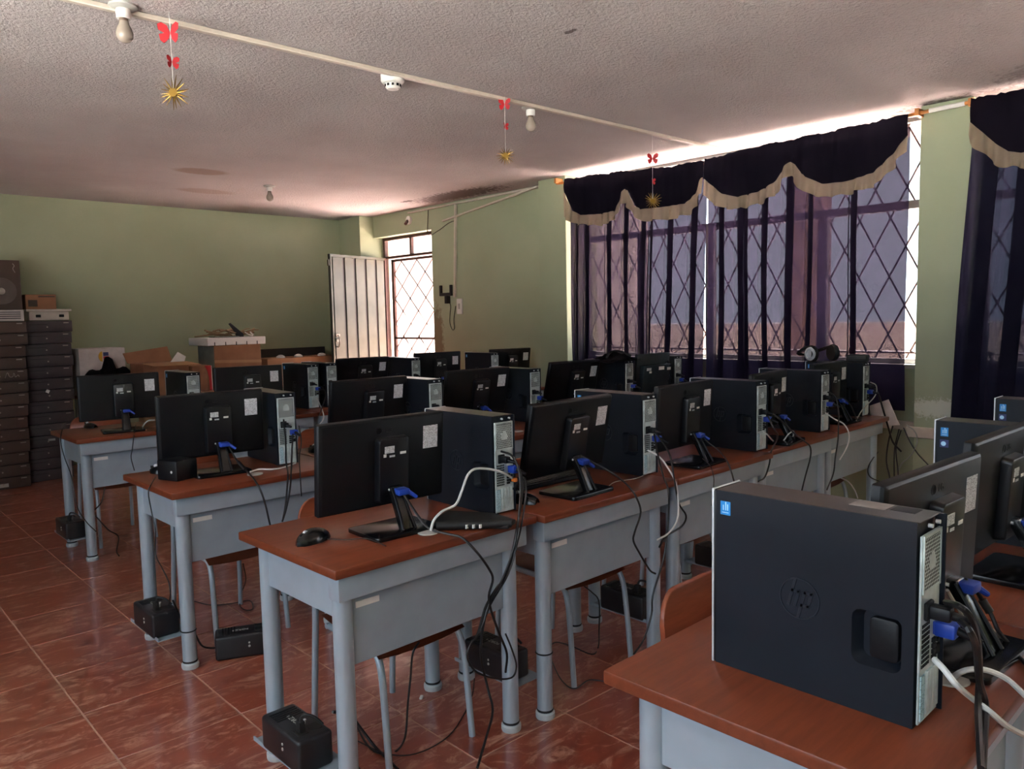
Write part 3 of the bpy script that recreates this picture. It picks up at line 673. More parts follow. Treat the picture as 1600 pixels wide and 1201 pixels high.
def pc_kit():
    k = Kit(); W, D, H = PW, PD, PH
    k.add('case_body', MB().box(.024, W, .012, D-.012, 0.004, H-.0015, .003, 1).mesh('case_body', 'case'))
    # removable side panel with a dished finger recess
    b = MB(); bm = b.bm
    Y0, Y1, Z0, Z1 = 0.009, D-.010, .0, H
    hy, hz, hw, hh = .068, .130, .080, .094
    inner = [(hy+a, hz+c_) for a, c_ in rounded(hw, hh, .016, 5)]
    outer = [(Y0, Z0), (Y1, Z0), (Y1, Z1), (Y0, Z1)]
    vo = [bm.verts.new((0, y, z)) for y, z in outer]; vi = [bm.verts.new((0, y, z)) for y, z in inner]
    eo = [bm.edges.new((vo[i], vo[(i+1) % 4])) for i in range(4)]; ei = [bm.edges.new((vi[i], vi[(i+1) % len(vi)])) for i in range(len(vi))]
    bmesh.ops.triangle_fill(bm, use_beauty=True, use_dissolve=False, edges=eo+ei)
    v2 = [bm.verts.new((.019, hy+(y-hy)*.78-.004, hz+(z-hz)*.86+.003)) for y, z in inner]
    n = len(inner)
    for i in range(n): bm.faces.new((vi[i], vi[(i+1) % n], v2[(i+1) % n], v2[i]))
    bm.faces.new(v2)
    vb = [bm.verts.new((.024, y, z)) for y, z in outer]
    for i in range(4): bm.faces.new((vo[i], vo[(i+1) % 4], vb[(i+1) % 4], vb[i]))
    side = b.mesh('side_panel', 'case', 30)
    tongue = MB().prism(rounded(.046, .070, .008, 3), lambda a, c_, t: (.019-t, hy-.010+a, hz+.002+c_), .013, .002).mesh('handle_tongue', 'black')
    lg = xform(logo_mesh(), Matrix.Translation((0, .200, .168)))
    k.add('side_panel', side, (('handle_tongue', tongue), ('maker_logo', lg)))
    k.add('top_cover', MB().box(.0, W, .004, D-.010, H-.001, H+.001, .0008, 1).mesh('top_cover', 'casetop'))
    k.add('front_bezel', MB().box(-.001, W+.001, D-.011, D, 0, H+.001, .004, 2).mesh('front_bezel', 'black'), (('bezel_trim', MB().box(-.0025, W+.002, D-.0065, D-.0015, -.0, H+.003, .0022, 2).mesh('bezel_trim', 'silver')),))
    k.add('sticker', sticker_mesh(D-.030, H-.032), (('sticker_print', glyph_mesh(D-.030, H-.032)),), 'sticker1')
    k.add('sticker', MB().box(-.0008, 0, D-.042, D-.018, H-.078, H-.055, .0004, 1).mesh('sticker', 'navy'), (('sticker_print', MB().lathe([(.007, 0), (.007, .0004), (0, .0004)], 12, Matrix.Translation((-.0008, D-.028, H-.067)) @ Matrix.Rotation(-PI/2, 4, 'Y')).mesh('sticker_print', 'stickerglyph')),), 'sticker2')
    n0 = len(k.parts)
    # rear
    back = MB().box(.006, W-.003, .008, .012, .006, H-.022, .001, 1).mesh('rear_plate', 'zinc')
    k.add('rear_plate', back, (('rear_screw', MB().rod((.040, .011, H-.011), (.040, .004, H-.011), .0035, seg=8).mesh('rear_screw', 'silver')), ('rear_screw', MB().rod((.075, .011, H-.011), (.075, .004, H-.011), .0035, seg=8).mesh('rear_screw', 'silver')),
                               ('rating_label', MB().box(.009, .027, .006, .008, .012, .086).mesh('rating_label', 'bluetag')),
                               ('side_lip', MB().box(W-.004, W, .0, .014, .004, H, .001, 1).mesh('side_lip', 'case'))))
    gx0, gx1, gz0, gz1 = .012, W-.008, .225, .312
    cav = MB().box(gx0, gx1, .0072, .0082, gz0, gz1).mesh('grille_cavity', 'dark')
    g = MB(); r = .0040; cx, cz = (gx0+gx1)/2, (gz0+gz1)/2
    row = 0; z = gz0+.003
    while z < gz1-.002:
        x = gx0+.003+(r*.866 if row % 2 else 0)
        while x < gx1-.002:
            solid = math.hypot(x-cx, z-cz) < .0155
            if solid: hexcell(g, x, z, r, .0001, .0060)
            else: hexcell(g, x, z, r, r*.66, .0064)
            x += r*1.732
        z += r*1.5; row += 1
    g.rod((cx, .0070, cz), (cx, .0056, cz), .014, seg=6)
    g.box(gx0-.003, gx0+.001, .0055, .008, gz0-.002, gz1+.002).box(gx1-.001, gx1+.003, .0055, .008, gz0-.002, gz1+.002).box(gx0-.003, gx1+.003, .0055, .008, gz1-.001, gz1+.004).box(gx0-.003, gx1+.003, .0055, .008, gz0-.004, gz0)
    k.add('fan_grille', g.mesh('fan_grille', 'zinc'), (('grille_cavity', cav),))
    k.add('power_inlet', MB().box(.018, .047, .001, .008, .176, .206, .002, 1).mesh('power_inlet', 'dark'), (('power_plug', MB().box(.021, .044, -.030, .002, .180, .202, .004, 2).rod((.034, -.028, .190), (.044, -.052, .184), .008, .005, 10).mesh('power_plug', 'black')),))
    vent = MB()
    for i in range(5):
        for j in range(9): vent.box(.013+i*.0072, .0175+i*.0072, .0070, .0078, .098+j*.0083, .1035+j*.0083)
    k.add('port_vents', vent.mesh('port_vents', 'dark'))
    vp = MB().box(.060, .090, -.026, .006, .139, .164, .004, 2).box(.064, .086, .004, .009, .141, .162).mesh('video_plug', 'blue')
    k.add('video_plug', vp, (('plug_sleeve', MB().rod((.076, -.024, .152), (.086, -.058, .138), .0075, .005, 10).mesh('plug_sleeve', 'black')),), 'vga')
    io = MB()
    for j in range(4): io.box(.058, .071, .004, .008, .100+j*.0095, .107+j*.0095)
    io.box(.074, .088, .004, .008, .105, .120).rod((.080, .008, .128), (.080, .003, .128), .004, seg=10)
    k.add('port_block', io.mesh('port_block', 'dark'))
    k.add('network_plug', MB().box(.075, .088, -.016, .005, .106, .119, .002, 1).mesh('network_plug', 'orange'), (), 'net')
    sl = MB()
    for i in range(4): sl.box(.032+i*.0140, .043+i*.0140, .004, .009, .016, .088, .001, 1)
    k.add('slot_covers', sl.mesh('slot_covers', 'zinc'))
    for nm, me, kids, fl, lb in k.parts[n0:]:
        for q in [me]+[m_ for _, m_ in kids]: xform(q, Matrix.Translation((0, -.0055, 0)))
    return k
PK = pc_kit(); PCN = []
def pc(x, y, row, i, label, rz=0, two=False):
    t = thing('tower_computer', label, 'computer', (x, y, HD), rz, 'black desktop computers on the desks')
    PK.place(t, (() if two else ('sticker2',)) + (() if (row, i) == ('second', 0) else ('net',))); return t
pcs2 = [(1.747, 1.922, 0), (2.588, 1.93, 0), (3.394, 1.861, 0), (4.155, 1.894, 0), (4.925, 1.98, .02)]
lab2 = ['black case on the aisle-end desk of the second row, white network cable arching from it', 'black case between second and third desks of the second row, blue sticker above the screen',
        'black case on the third desk of the second row, beside the kinked white cable', 'black case on the fourth desk of the second row, near the wall curtain', 'black case at the window end of the second row, under the headphones']
for i, (x, y, r) in enumerate(pcs2): pc(x, y, 'second', i, lab2[i], r)
pcs3 = [(1.690, 3.355, -.06), (2.585, 3.36, .0), (3.46, 3.455, 0), (4.43, 3.455, .02), (5.06, 3.47, 0)]
lab3 = ['dusty-topped black case with visible rear ports at the aisle end of the third row', 'black case with orange-lit top on the second desk of the third row', 'black case on the third desk of the third row, before the door side',
        'black case draped with a black bag on the fourth desk of the third row', 'black case at the window end of the third row, beside the square screen']
for i, (x, y, r) in enumerate(pcs3): pc(x, y, 'third', i, lab3[i], r)
pcs4 = [(2.03, 5.30, 0), (2.953, 5.332, .02), (3.12, 5.34, .02), (3.905, 5.30, 0), (4.80, 5.29, 0)]
lab4 = ['black case at the aisle end of the back row, cardboard flap over its top', 'first of two adjoining black cases in the back row, blue plug at its rear', 'second of two adjoining black cases in the back row, beside the door leaf',
        'black case on the third desk of the back row, before the door gate', 'black case with bright rear grille at the window end of the back row']
for i, (x, y, r) in enumerate(pcs4): pc(x, y, 'back', i, lab4[i], r)
g1 = pc(1.283, .420, 'nearest', 0, 'large black case in the nearest row with embossed logo and finger recess')
MB().box(.045, .090, .075, .135, PH+.001, PH+.0016).obj('top_label', 'toplabel', g1)
MB().box(.052, .088, .030, .070, PH+.001, PH+.0014).obj('top_label', 'black', g1)
pc(2.50, .42, 'nearest', 1, 'black case with two blue stickers on the second desk of the nearest row', 0, True)
pc(3.22, .45, 'nearest', 2, 'black case with two stickers farthest along the nearest row', 0, True)

# ------------------------------------------------------------------ monitors
MW, MH, MZ = .470, .289, .071
def mon_kit():
    k = Kit(); W, H = MW, MH
    # head: origin at bottom centre of the rear edge; rear faces -y
    shell = MB(); bm = shell.bm
    L0 = [(a, c_) for a, c_ in rounded(W, H, .006, 2)]; 
    rings = [[bm.verts.new((a*s, y, H/2+c_*s)) for a, c_ in L0] for s, y in ((1, .022), (1, .006), (.985, .0), (.95, -.004))]
    for A, B in zip(rings, rings[1:]):
        for i in range(len(A)): bm.faces.new((A[i], A[(i+1) % len(A)], B[(i+1) % len(B)], B[i]))
    bm.faces.new(rings[-1]); bm.faces.new(rings[0][::-1])
    lgm = MB().lathe([(.0115, 0), (.0115, .0008), (.0095, .0008), (.0095, 0)], 20, Matrix.Translation((-.022, -.004, H*.86)) @ Matrix.Rotation(PI/2, 4, 'X')).mesh('maker_badge', 'housing')
    txt = xform(text_mesh('LG', .022, .0005), Matrix.Translation((.014, -.0042, H*.86)) @ Matrix.Rotation(PI/2, 4, 'X')); txt.materials.append(M['housing'])
    k.add('rear_shell', shell.mesh('rear_shell', 'black', 25), (('maker_badge', lgm), ('maker_letters', txt)), 'head')
    k.add('display', MB().box(-W/2+.012, W/2-.012, .0215, .0232, .018, H-.012).mesh('display', 'screen'), (), 'head')
    hs = MB()
    poly = rounded(.120, .215, .012, 3)
    hs.prism(poly, lambda a, c_, t: (.020+a*(1-t*3), -.004-t, .122+c_*(1-t*1.5)), .026, .003)
    st1 = MB().box(-.018, .018, -.0312, -.030, .180, .202).mesh('silver_tag', 'tag'); st2 = MB().box(.040, .062, -.0312, -.030, .172, .180).mesh('silver_tag', 'white')
    st3 = MB().box(-.022, -.012, -.0312, -.030, .168, .178).mesh('silver_tag', 'white'); st4 = MB().box(.0, .02, -.0312, -.030, .166, .172).mesh('silver_tag', 'tag')
    k.add('rear_housing', hs.mesh('rear_housing', 'housing', 30), (('silver_tag', st1), ('silver_tag', st2), ('silver_tag', st3), ('silver_tag', st4)), 'head')
    k.add('printed_sheet', MB().box(W/2-.088, W/2-.030, -.0052, -.0042, H-.118, H-.042).mesh('printed_sheet', 'paper'), (), 'head')
    k.add('video_plug', MB().box(.006, .048, -.078, -.044, .048, .068, .004, 2).rod((.044, -.064, .058), (.072, -.082, .036), .008, .0055, 8).mesh('video_plug', 'blue'), (('plug_screw', MB().rod((.000, -.030, .060), (.000, -.036, .060), .004, seg=8).rod((.008, -.030, .060), (.008, -.036, .060), .004, seg=8).mesh('plug_screw', 'silver')),), 'head')
    nk = MB()
    nk.prism([(-.020, .0), (.034, .0), (.030, 1), (-.010, 1)], lambda a, c_, t: (a+.010, -.118+t+.078*c_-.010*(1-t/.02)*c_, .012+.128*c_), .020, .003)
    ribs = MB().tube([(-.006, -.121, .014), (.000, -.085, .075), (.002, -.048, .135)], .0042, 6, 4)
    rib2 = MB().tube([(.040, -.121, .014), (.036, -.085, .075), (.034, -.048, .135)], .0042, 6, 4)
    k.add('neck', nk.mesh('neck', 'gloss', 30), (('neck_rib', ribs.mesh('neck_rib', 'black')), ('neck_rib', rib2.mesh('neck_rib', 'black'))))
    bs = MB().prism([(a, c_-.058) for a, c_ in rounded(.24, .185, .014, 3)], lambda a, c_, t: (a, c_, t), .014, .003)
    k.add('base_plate', bs.mesh('base_plate', 'gloss', 30))
    return k
MK = mon_kit()
def monitor(x, y, rz, tilt, label, z=HD):
    t = thing('monitor', label, 'monitor', (x, y, z), rz, 'widescreen monitors on the desks')
    for o, fl in MK.place(t):
        if fl == 'head': o.location = (0, 0, MZ); o.rotation_euler = (tilt, 0, 0)
    return t
mon = [(1.411, 2.089, -.04, .079, 'upright black monitor above the mouse on the aisle-end desk of the second row'),
       (2.19, 2.007, .027, .193, 'tilted black monitor over a keyboard, second desk of the second row'),
       (2.964, 1.983, .05, .06, 'black monitor with pinkish gap under it, third desk of the second row'),
       (3.732, 1.979, .12, .03, 'black monitor half hidden by a case, fourth desk of the second row'),
       (4.600, 2.05, 0, .021, 'greyish-lit monitor below the headphones at the window end of the second row'),
       (1.435, 3.470, -.09, .03, 'upright black monitor beside a cube speaker at the aisle end of the third row'),
       (2.315, 3.55, -.031, .151, 'black monitor on the second desk of the third row, square housing visible'),
       (3.155, 3.645, -.13, .24, 'leaning black monitor on the third desk of the third row, blue plug below'),
       (4.07, 3.67, -.11, .26, 'leaning black monitor before the green pilaster, fourth desk of the third row'),
       (1.605, 5.29, -.20, 0, 'black monitor in front of the old case stacks, aisle end of the back row'),
       (2.455, 5.26, -.22, 0, 'black monitor before the foam-topped carton, second desk of the back row'),
       (3.62, 5.64, -.20, .28, 'tilted black monitor before the open door leaf, back row'),
       (4.41, 5.59, -.20, .055, 'black monitor below the door gate, fourth desk of the back row'),
       (5.22, 5.50, -.19, .148, 'black monitor against the green wall, last of the back row'),
       (1.649, .527, -.057, .036, 'black monitor behind the largest case on the nearest row'),
       (2.235, .56, -.03, .06, 'black monitor with dusty housing at the picture edge, second desk of nearest row')]
for m_ in mon: monitor(*m_)
# the odd one: an older square screen with a broad rear cover
t = thing('square_monitor', 'older square monitor with broad glossy rear box at the third row window end', 'monitor', (4.80, 3.50, HD), -.08)
def head(o): o.location = (0, 0, .07); o.rotation_euler = (.10, 0, 0); return o
head(MB().box(-.185, .185, 0, .03, 0, .305, .008, 2).obj('rear_shell', 'oldscreen', t)); head(MB().box(-.170, .170, .029, .031, .02, .29).obj('display', 'screen', t))
rb = head(MB().prism([(-.155, .02), (.165, .02), (.165, .225), (-.155, .225)], lambda a, b, c: (a, -c, b), .045, .008).obj('rear_box', 'oldscreen', t))
for x0, x1, z0, z1, mt in ((-.125, -.075, .185, .205, 'tag'), (.01, .07, .185, .210, 'white'), (.105, .145, .18, .20, 'white'), (-.095, -.07, .165, .18, 'white')): MB().box(x0, x1, -.0462, -.045, z0, z1).obj('silver_tag', mt, rb)
MB().box(.0, .075, -.03, -.005, .01, .13, .006, 2).obj('neck', 'pale', t); MB().lathe([(.12, 0), (.12, .012), (.10, .018), (0, .02)], 28).obj('base_plate', 'gloss', t)
MB().box(.005, .055, -.0315, -.030, .10, .12).obj('white_label', 'white', t)

CABLES = [
  ('network_cable', 'thick white network cable arching from the grommet to the second-row aisle case', 'white', 0.0042, [(1.453,1.9,0.772), (1.467,1.9,0.803), (1.503,1.9,0.825), (1.556,1.9,0.836), (1.584,1.9,0.877), (1.61,1.9,0.923), (1.649,1.9,0.938), (1.725,1.9,0.922), (1.783,1.9,0.897), (1.84,1.925,0.867)]),
  ('video_cable', 'black cable drooping from the blue monitor plug over the edge, second-row aisle desk', 'black', 0.004, [(1.437,2.03,0.887), (1.448,2,0.844), (1.455,1.96,0.803), (1.458,1.91,0.775), (1.473,1.84,0.769), (1.492,1.795,0.761), (1.519,1.76,0.718), (1.567,1.76,0.654), (1.582,1.76,0.616), (1.564,1.76,0.569), (1.573,1.76,0.516), (1.613,1.77,0.429), (1.653,1.78,0.349), (1.664,1.8,0.275)]),
  ('power_cable', 'black power cable hanging straight down from the rear of the aisle case, second row', 'black', 0.004, [(1.778,1.92,0.975), (1.781,1.87,0.965), (1.773,1.83,0.921), (1.748,1.8,0.844), (1.696,1.765,0.744), (1.667,1.76,0.678), (1.623,1.76,0.606), (1.575,1.76,0.556), (1.546,1.76,0.503), (1.528,1.76,0.437), (1.526,1.76,0.376), (1.55,1.76,0.275), (1.515,1.7,0.237), (1.417,1.62,0.226), (1.32,1.55,0.203)]),
  ('keyboard_cable', 'thin black keyboard cable beside the white-lit power cable, aisle case of second row', 'black', 0.003, [(1.831,1.92,0.836), (1.82,1.86,0.888), (1.795,1.82,0.854), (1.736,1.785,0.753), (1.69,1.76,0.704), (1.666,1.76,0.647), (1.636,1.76,0.602), (1.585,1.76,0.554), (1.563,1.76,0.529), (1.524,1.76,0.469), (1.479,1.76,0.432), (1.472,1.76,0.394), (1.507,1.76,0.342), (1.586,1.76,0.294), (1.655,1.76,0.274), (1.676,1.76,0.305), (1.658,1.76,0.365), (1.631,1.76,0.426)]),
  ('video_cable', 'black cable with blue plug dropping beside the case of the aisle desk, second row', 'black', 0.004, [(1.836,1.91,0.926), (1.808,1.86,0.905), (1.79,1.83,0.865), (1.743,1.8,0.792), (1.681,1.765,0.705), (1.65,1.765,0.618), (1.599,1.765,0.58), (1.557,1.765,0.539), (1.535,1.765,0.495), (1.523,1.765,0.468), (1.507,1.765,0.442)]),
  ('mouse_cable', 'faint thin mouse cable lying on the aisle desktop of the second row', 'dark', 0.0018, [(1.199,2.086,0.764), (1.233,2.038,0.764), (1.281,2.006,0.764), (1.285,1.95,0.764), (1.278,1.89,0.764)]),
  ('floor_cable', 'dark cable looping from under the modesty panel down to the tiles, second-row aisle desk', 'black', 0.0035, [(1.454,1.98,0.389), (1.427,1.98,0.361), (1.414,1.98,0.28), (1.379,1.95,0.218), (1.33,1.9,0.152), (1.411,2.065,0.006), (1.368,2.077,0.006), (1.359,2.158,0.006), (1.416,2.338,0.006), (1.379,2.322,0.05)]),
  ('floor_cable', 'thick black cable running from the power regulator across the tiles, second-row aisle desk', 'black', 0.005, [(1.245,2.18,0.16), (1.327,2.218,0.11), (1.364,2.213,0.05), (1.372,2.139,0.008), (1.358,2.045,0.008), (1.347,1.969,0.008)]),
  ('floor_cable', 'thin dark cable curving over the tile joint beneath the second-row aisle desk', 'dark', 0.0022, [(1.348,2.26,0.004), (1.374,2.086,0.004), (1.446,2.007,0.004), (1.587,2.013,0.004), (1.742,2.102,0.004), (1.838,2.176,0.004), (1.785,2.1,0.111)]),
  ('video_cable', 'black cable falling from the blue monitor plug down the desk front, second-row second desk', 'black', 0.0038, [(2.233,1.96,0.891), (2.245,1.9,0.867), (2.267,1.84,0.837), (2.304,1.8,0.794), (2.317,1.765,0.749), (2.328,1.75,0.688), (2.292,1.75,0.622), (2.283,1.75,0.587), (2.322,1.75,0.529), (2.382,1.75,0.452), (2.419,1.75,0.428)]),
  ('network_cable', 'white network cable hanging from the second-row second case past the desk edge', 'white', 0.0036, [(2.605,1.92,0.867), (2.601,1.86,0.848), (2.582,1.8,0.806), (2.587,1.77,0.752), (2.575,1.75,0.666), (2.561,1.75,0.604), (2.504,1.75,0.569), (2.432,1.75,0.559)]),
  ('power_cable', 'dark power cable crossing the joint of the second and third desks, second row', 'black', 0.0038, [(2.632,1.92,0.958), (2.624,1.86,0.906), (2.591,1.8,0.859), (2.574,1.77,0.78), (2.59,1.76,0.675), (2.643,1.76,0.612), (2.612,1.76,0.574), (2.501,1.76,0.555), (2.458,1.76,0.521)]),
  ('power_cable', 'long black cable running down the table leg between second and third desks, second row', 'black', 0.0038, [(2.636,1.91,0.932), (2.573,1.84,0.836), (2.547,1.8,0.78), (2.52,1.76,0.739), (2.523,1.76,0.648), (2.506,1.76,0.536), (2.479,1.76,0.452), (2.415,1.76,0.34), (2.406,1.76,0.266), (2.352,1.76,0.18), (2.291,1.76,0.143)]),
  ('mouse_cable', 'thin pale cable lying around the stand on the second desk, second row', 'pale', 0.0018, [(2.184,1.866,0.764), (2.273,1.877,0.764), (2.404,1.936,0.764), (2.502,1.915,0.764), (2.577,1.923,0.764)]),
  ('floor_cable', 'tangled black cable in loops on the tiles under the second desk, second row', 'black', 0.0028, [(2.347,2.258,0.006), (2.404,2.265,0.006), (2.417,2.183,0.006), (2.416,2.074,0.006), (2.493,2.104,0.006), (2.375,2,0.142), (2.377,2,0.263), (2.334,2,0.315), (2.269,2,0.366)]),
  ('floor_cable', 'thin black cable trailing over the tiles by the chair of the second desk, second row', 'black', 0.0024, [(2.333,2.256,0.005), (2.194,2.07,0.005), (2.14,1.969,0.005), (2.146,1.925,0.005), (2.232,1.934,0.005), (2.267,1.882,0.005)]),
  ('video_cable', 'black video cable bending over the desk edge, second-row third desk', 'black', 0.0036, [(3.027,1.95,0.892), (3.027,1.9,0.85), (3.031,1.85,0.818), (3.022,1.8,0.776), (3.009,1.77,0.73), (3.025,1.77,0.699), (3.058,1.77,0.631)]),
  ('mouse_cable', 'thin dark cable dropping over the apron of the third desk, second row', 'dark', 0.002, [(2.954,1.88,0.787), (2.888,1.8,0.773), (2.865,1.77,0.733), (2.865,1.77,0.692), (2.85,1.77,0.612)]),
  ('network_cable', 'kinked white network cable between the third case and the desk grommet, second row', 'white', 0.0034, [(3.43,1.85,0.857), (3.442,1.83,0.836), (3.685,1.924,0.764), (3.709,1.894,0.764), (3.725,1.868,0.804), (3.76,1.858,0.814), (3.796,1.883,0.764)]),
  ('video_cable', 'black cable from blue plug across the top of the fourth desk, second row', 'black', 0.0038, [(3.491,1.84,0.941), (3.536,1.82,0.904), (3.628,1.82,0.852), (3.697,1.81,0.806), (3.746,1.79,0.77), (3.782,1.78,0.74), (3.784,1.78,0.684), (3.73,1.78,0.594), (3.69,1.78,0.519)]),
  ('power_cable', 'thick black cable descending from the third case between the desks, second row', 'black', 0.004, [(3.441,1.83,0.929), (3.435,1.8,0.876), (3.479,1.8,0.828), (3.418,1.8,0.764), (3.4,1.8,0.705), (3.358,1.8,0.65), (3.299,1.8,0.639)]),
  ('power_cable', 'black power cable falling down the front of the fourth desk, second row', 'black', 0.004, [(4.194,1.88,0.98), (4.224,1.85,0.951), (4.221,1.83,0.882), (4.156,1.8,0.779), (4.15,1.8,0.717), (4.121,1.8,0.633), (4.101,1.8,0.549), (4.025,1.8,0.474)]),
  ('network_cable', 'white network cable hanging in a curve from the fourth desktop, second row', 'white', 0.0034, [(4.13,1.86,0.872), (4.183,1.83,0.833), (4.243,1.81,0.804), (4.264,1.79,0.757), (4.266,1.79,0.703), (4.218,1.79,0.656), (4.155,1.79,0.619)]),
  ('video_cable', 'dark cable from fourth case to its desktop grommet, second row', 'black', 0.0034, [(4.23,1.87,0.932), (4.448,1.9,0.921), (4.555,1.9,0.863), (4.611,1.9,0.808), (4.601,1.88,0.773)]),
  ('network_cable', 'pale cable looped from the window-end case down to its desktop, second row', 'pale', 0.0034, [(4.954,1.95,0.974), (5.009,1.94,0.954), (5.031,1.94,0.916), (4.993,1.94,0.879), (4.886,1.94,0.84), (4.801,1.94,0.809), (4.631,1.9,0.772)]),
  ('power_cable', 'black cable bundle leaving the window-end desk towards the wall box', 'black', 0.006, [(4.974,1.95,0.96), (5.12,1.966,0.887), (5.15,1.944,0.782), (5.2,1.928,0.662), (5.25,1.917,0.564), (5.3,1.882,0.498)]),
  ('wall_cable', 'black cable hanging below the wall trunking, closest to the window-end desk', 'black', 0.005, [(5.3,1.937,0.662), (5.3,1.963,0.553), (5.3,1.973,0.424), (5.3,1.95,0.319), (5.3,1.94,0.213), (5.3,1.941,0.084)]),
  ('wall_cable', 'pair-like dark cable dropping straight beside the wall trunking', 'black', 0.004, [(5.33,1.908,0.64), (5.33,1.933,0.51), (5.33,1.933,0.338), (5.33,1.926,0.189), (5.33,1.928,0.08)]),
  ('wall_cable', 'dark cable curving outwards below the wall trunking towards the skirting', 'black', 0.004, [(5.35,1.903,0.63), (5.35,1.932,0.507), (5.35,1.917,0.359), (5.35,1.91,0.231), (5.35,1.923,0.077)]),
  ('wall_cable', 'pale looped cable drooping in a ring beneath the wall trunking', 'pale', 0.004, [(5.36,1.875,0.665), (5.36,1.827,0.635), (5.36,1.806,0.583), (5.36,1.817,0.518), (5.36,1.854,0.451), (5.36,1.901,0.402), (5.36,1.924,0.313), (5.36,1.883,0.289), (5.36,1.86,0.335)]),
  ('wall_cable', 'slack dark cable slanting down from the trunking behind the nearest row', 'black', 0.004, [(5.36,1.891,0.647), (5.36,1.849,0.557), (5.36,1.796,0.479), (5.36,1.729,0.411)]),
  ('wall_cable', 'black cable hooked around the last leg of the second row', 'black', 0.0035, [(5.05,1.932,0.523), (4.851,1.9,0.49), (4.814,1.9,0.444), (4.855,1.9,0.397), (5.007,1.9,0.344)]),
  ('floor_cable', 'white cable bowing down to the floor below the fourth desk, second row', 'white', 0.004, [(4.61,2,0.427), (4.767,2,0.37), (4.864,2,0.301), (4.915,2,0.238)]),
  ('video_cable', 'black cable with ferrite bead from the blue plug, third-row aisle desk', 'black', 0.004, [(1.472,3.42,0.893), (1.488,3.4,0.846), (1.494,3.36,0.809), (1.497,3.28,0.775), (1.459,3.12,0.76), (1.466,3.08,0.715), (1.483,3.08,0.652), (1.496,3.08,0.58), (1.511,3.09,0.533)]),
  ('network_cable', 'silvery network cable lying from the grommet to the aisle case, third row', 'white', 0.004, [(1.521,3.294,0.764), (1.576,3.319,0.764), (1.615,3.273,0.764), (1.691,3.3,0.758), (1.763,3.33,0.764)]),
  ('power_cable', 'black power cable dropping from the aisle case over the desk front, third row', 'black', 0.004, [(1.717,3.34,0.975), (1.701,3.3,0.876), (1.673,3.25,0.796), (1.602,3.1,0.768), (1.591,3.09,0.715), (1.578,3.09,0.632), (1.563,3.09,0.573)]),
  ('power_cable', 'second black cable beside the first one below the aisle case, third row', 'black', 0.004, [(1.758,3.33,0.92), (1.72,3.28,0.831), (1.629,3.12,0.776), (1.6,3.085,0.7), (1.578,3.085,0.619), (1.557,3.085,0.567)]),
  ('mouse_cable', 'thin black cable hanging alone at the end of the apron, third-row aisle desk', 'black', 0.0026, [(1.788,3.33,0.938), (1.754,3.25,0.874), (1.687,3.15,0.821), (1.655,3.09,0.761), (1.656,3.09,0.661)]),
  ('mouse_cable', 'black mouse cable trailing over the side panel down to the tiles, third-row aisle desk', 'black', 0.0026, [(1.19,3.512,0.764), (1.118,3.358,0.764), (1.1,3.342,0.734), (1.09,3.288,0.664), (1.09,3.257,0.59), (1.09,3.273,0.493), (1.09,3.216,0.452), (1.09,3.153,0.414), (1.09,3.133,0.366), (1.09,3.156,0.308)]),
  ('floor_cable', 'black power lead wrapped around the near leg of the aisle desk, third row', 'black', 0.004, [(1.128,3.218,0.3), (1.182,3.31,0.2), (1.184,3.271,0.16), (1.203,3.231,0.16), (1.214,3.228,0.13), (1.258,3.281,0.05), (1.303,3.294,0.02), (1.331,3.251,0.03)]),
  ('floor_cable', 'thin dark cable looping on tiles behind the floor regulator, third row', 'dark', 0.0026, [(1.491,3.982,0.005), (1.533,3.845,0.005), (1.624,3.786,0.005), (1.698,3.76,0.005), (1.66,3.645,0.005), (1.626,3.644,0.005), (1.635,3.736,0.005), (1.725,3.908,0.005), (1.709,3.817,0.1), (1.682,3.778,0.2)]),
  ('mouse_cable', 'black mouse cable draped down the aisle-end leg of the back row', 'black', 0.0028, [(1.44,5.912,0.764), (1.27,5.309,0.795), (1.27,5.357,0.719), (1.27,5.296,0.627), (1.27,5.171,0.525), (1.27,5.104,0.36), (1.27,4.928,0.294), (1.27,4.752,0.27)]),
  ('power_cable', 'dark cable dangling over the apron of the aisle desk, back row', 'black', 0.003, [(1.692,5.3,0.78), (1.618,5.1,0.762), (1.579,5.03,0.674), (1.568,5.03,0.616), (1.582,5.03,0.534)]),
  ('network_cable', 'short white cable arch at the grommet of the aisle desk, back row', 'white', 0.004, [(1.718,5.261,0.764), (1.716,5.205,0.794), (1.735,5.188,0.814), (1.774,5.187,0.814)]),
  ('floor_cable', 'black cable dropping under the modesty panel and along tiles, back row', 'black', 0.004, [(1.457,5.2,0.422), (1.43,5.2,0.334), (1.383,5.2,0.283), (1.446,5.324,0.2), (1.547,5.499,0.08), (1.597,5.479,0.03), (1.504,5.216,0.01), (1.479,5.087,0.01)]),
  ('network_cable', 'white network cable hanging from the second case, back row', 'white', 0.004, [(3.018,5.33,0.845), (3.019,5.28,0.789), (2.911,5.05,0.754), (2.897,5.03,0.71), (2.842,5.03,0.655)]),
  ('video_cable', 'bright-edged video cable from the blue plug of the second case, back row', 'black', 0.004, [(3.043,5.31,0.933), (3.062,5.27,0.885), (3.013,5.2,0.83), (2.885,5.05,0.757), (2.839,5.03,0.693)]),
  ('power_cable', 'thick black power cord with moulded plug sweeping down from the nearest case', 'black', 0.0055, [(1.333,0.4,0.962), (1.299,0.37,0.972), (1.319,0.36,0.951), (1.356,0.36,0.904), (1.372,0.36,0.845), (1.371,0.36,0.792), (1.268,0.33,0.791), (1.206,0.31,0.776)]),
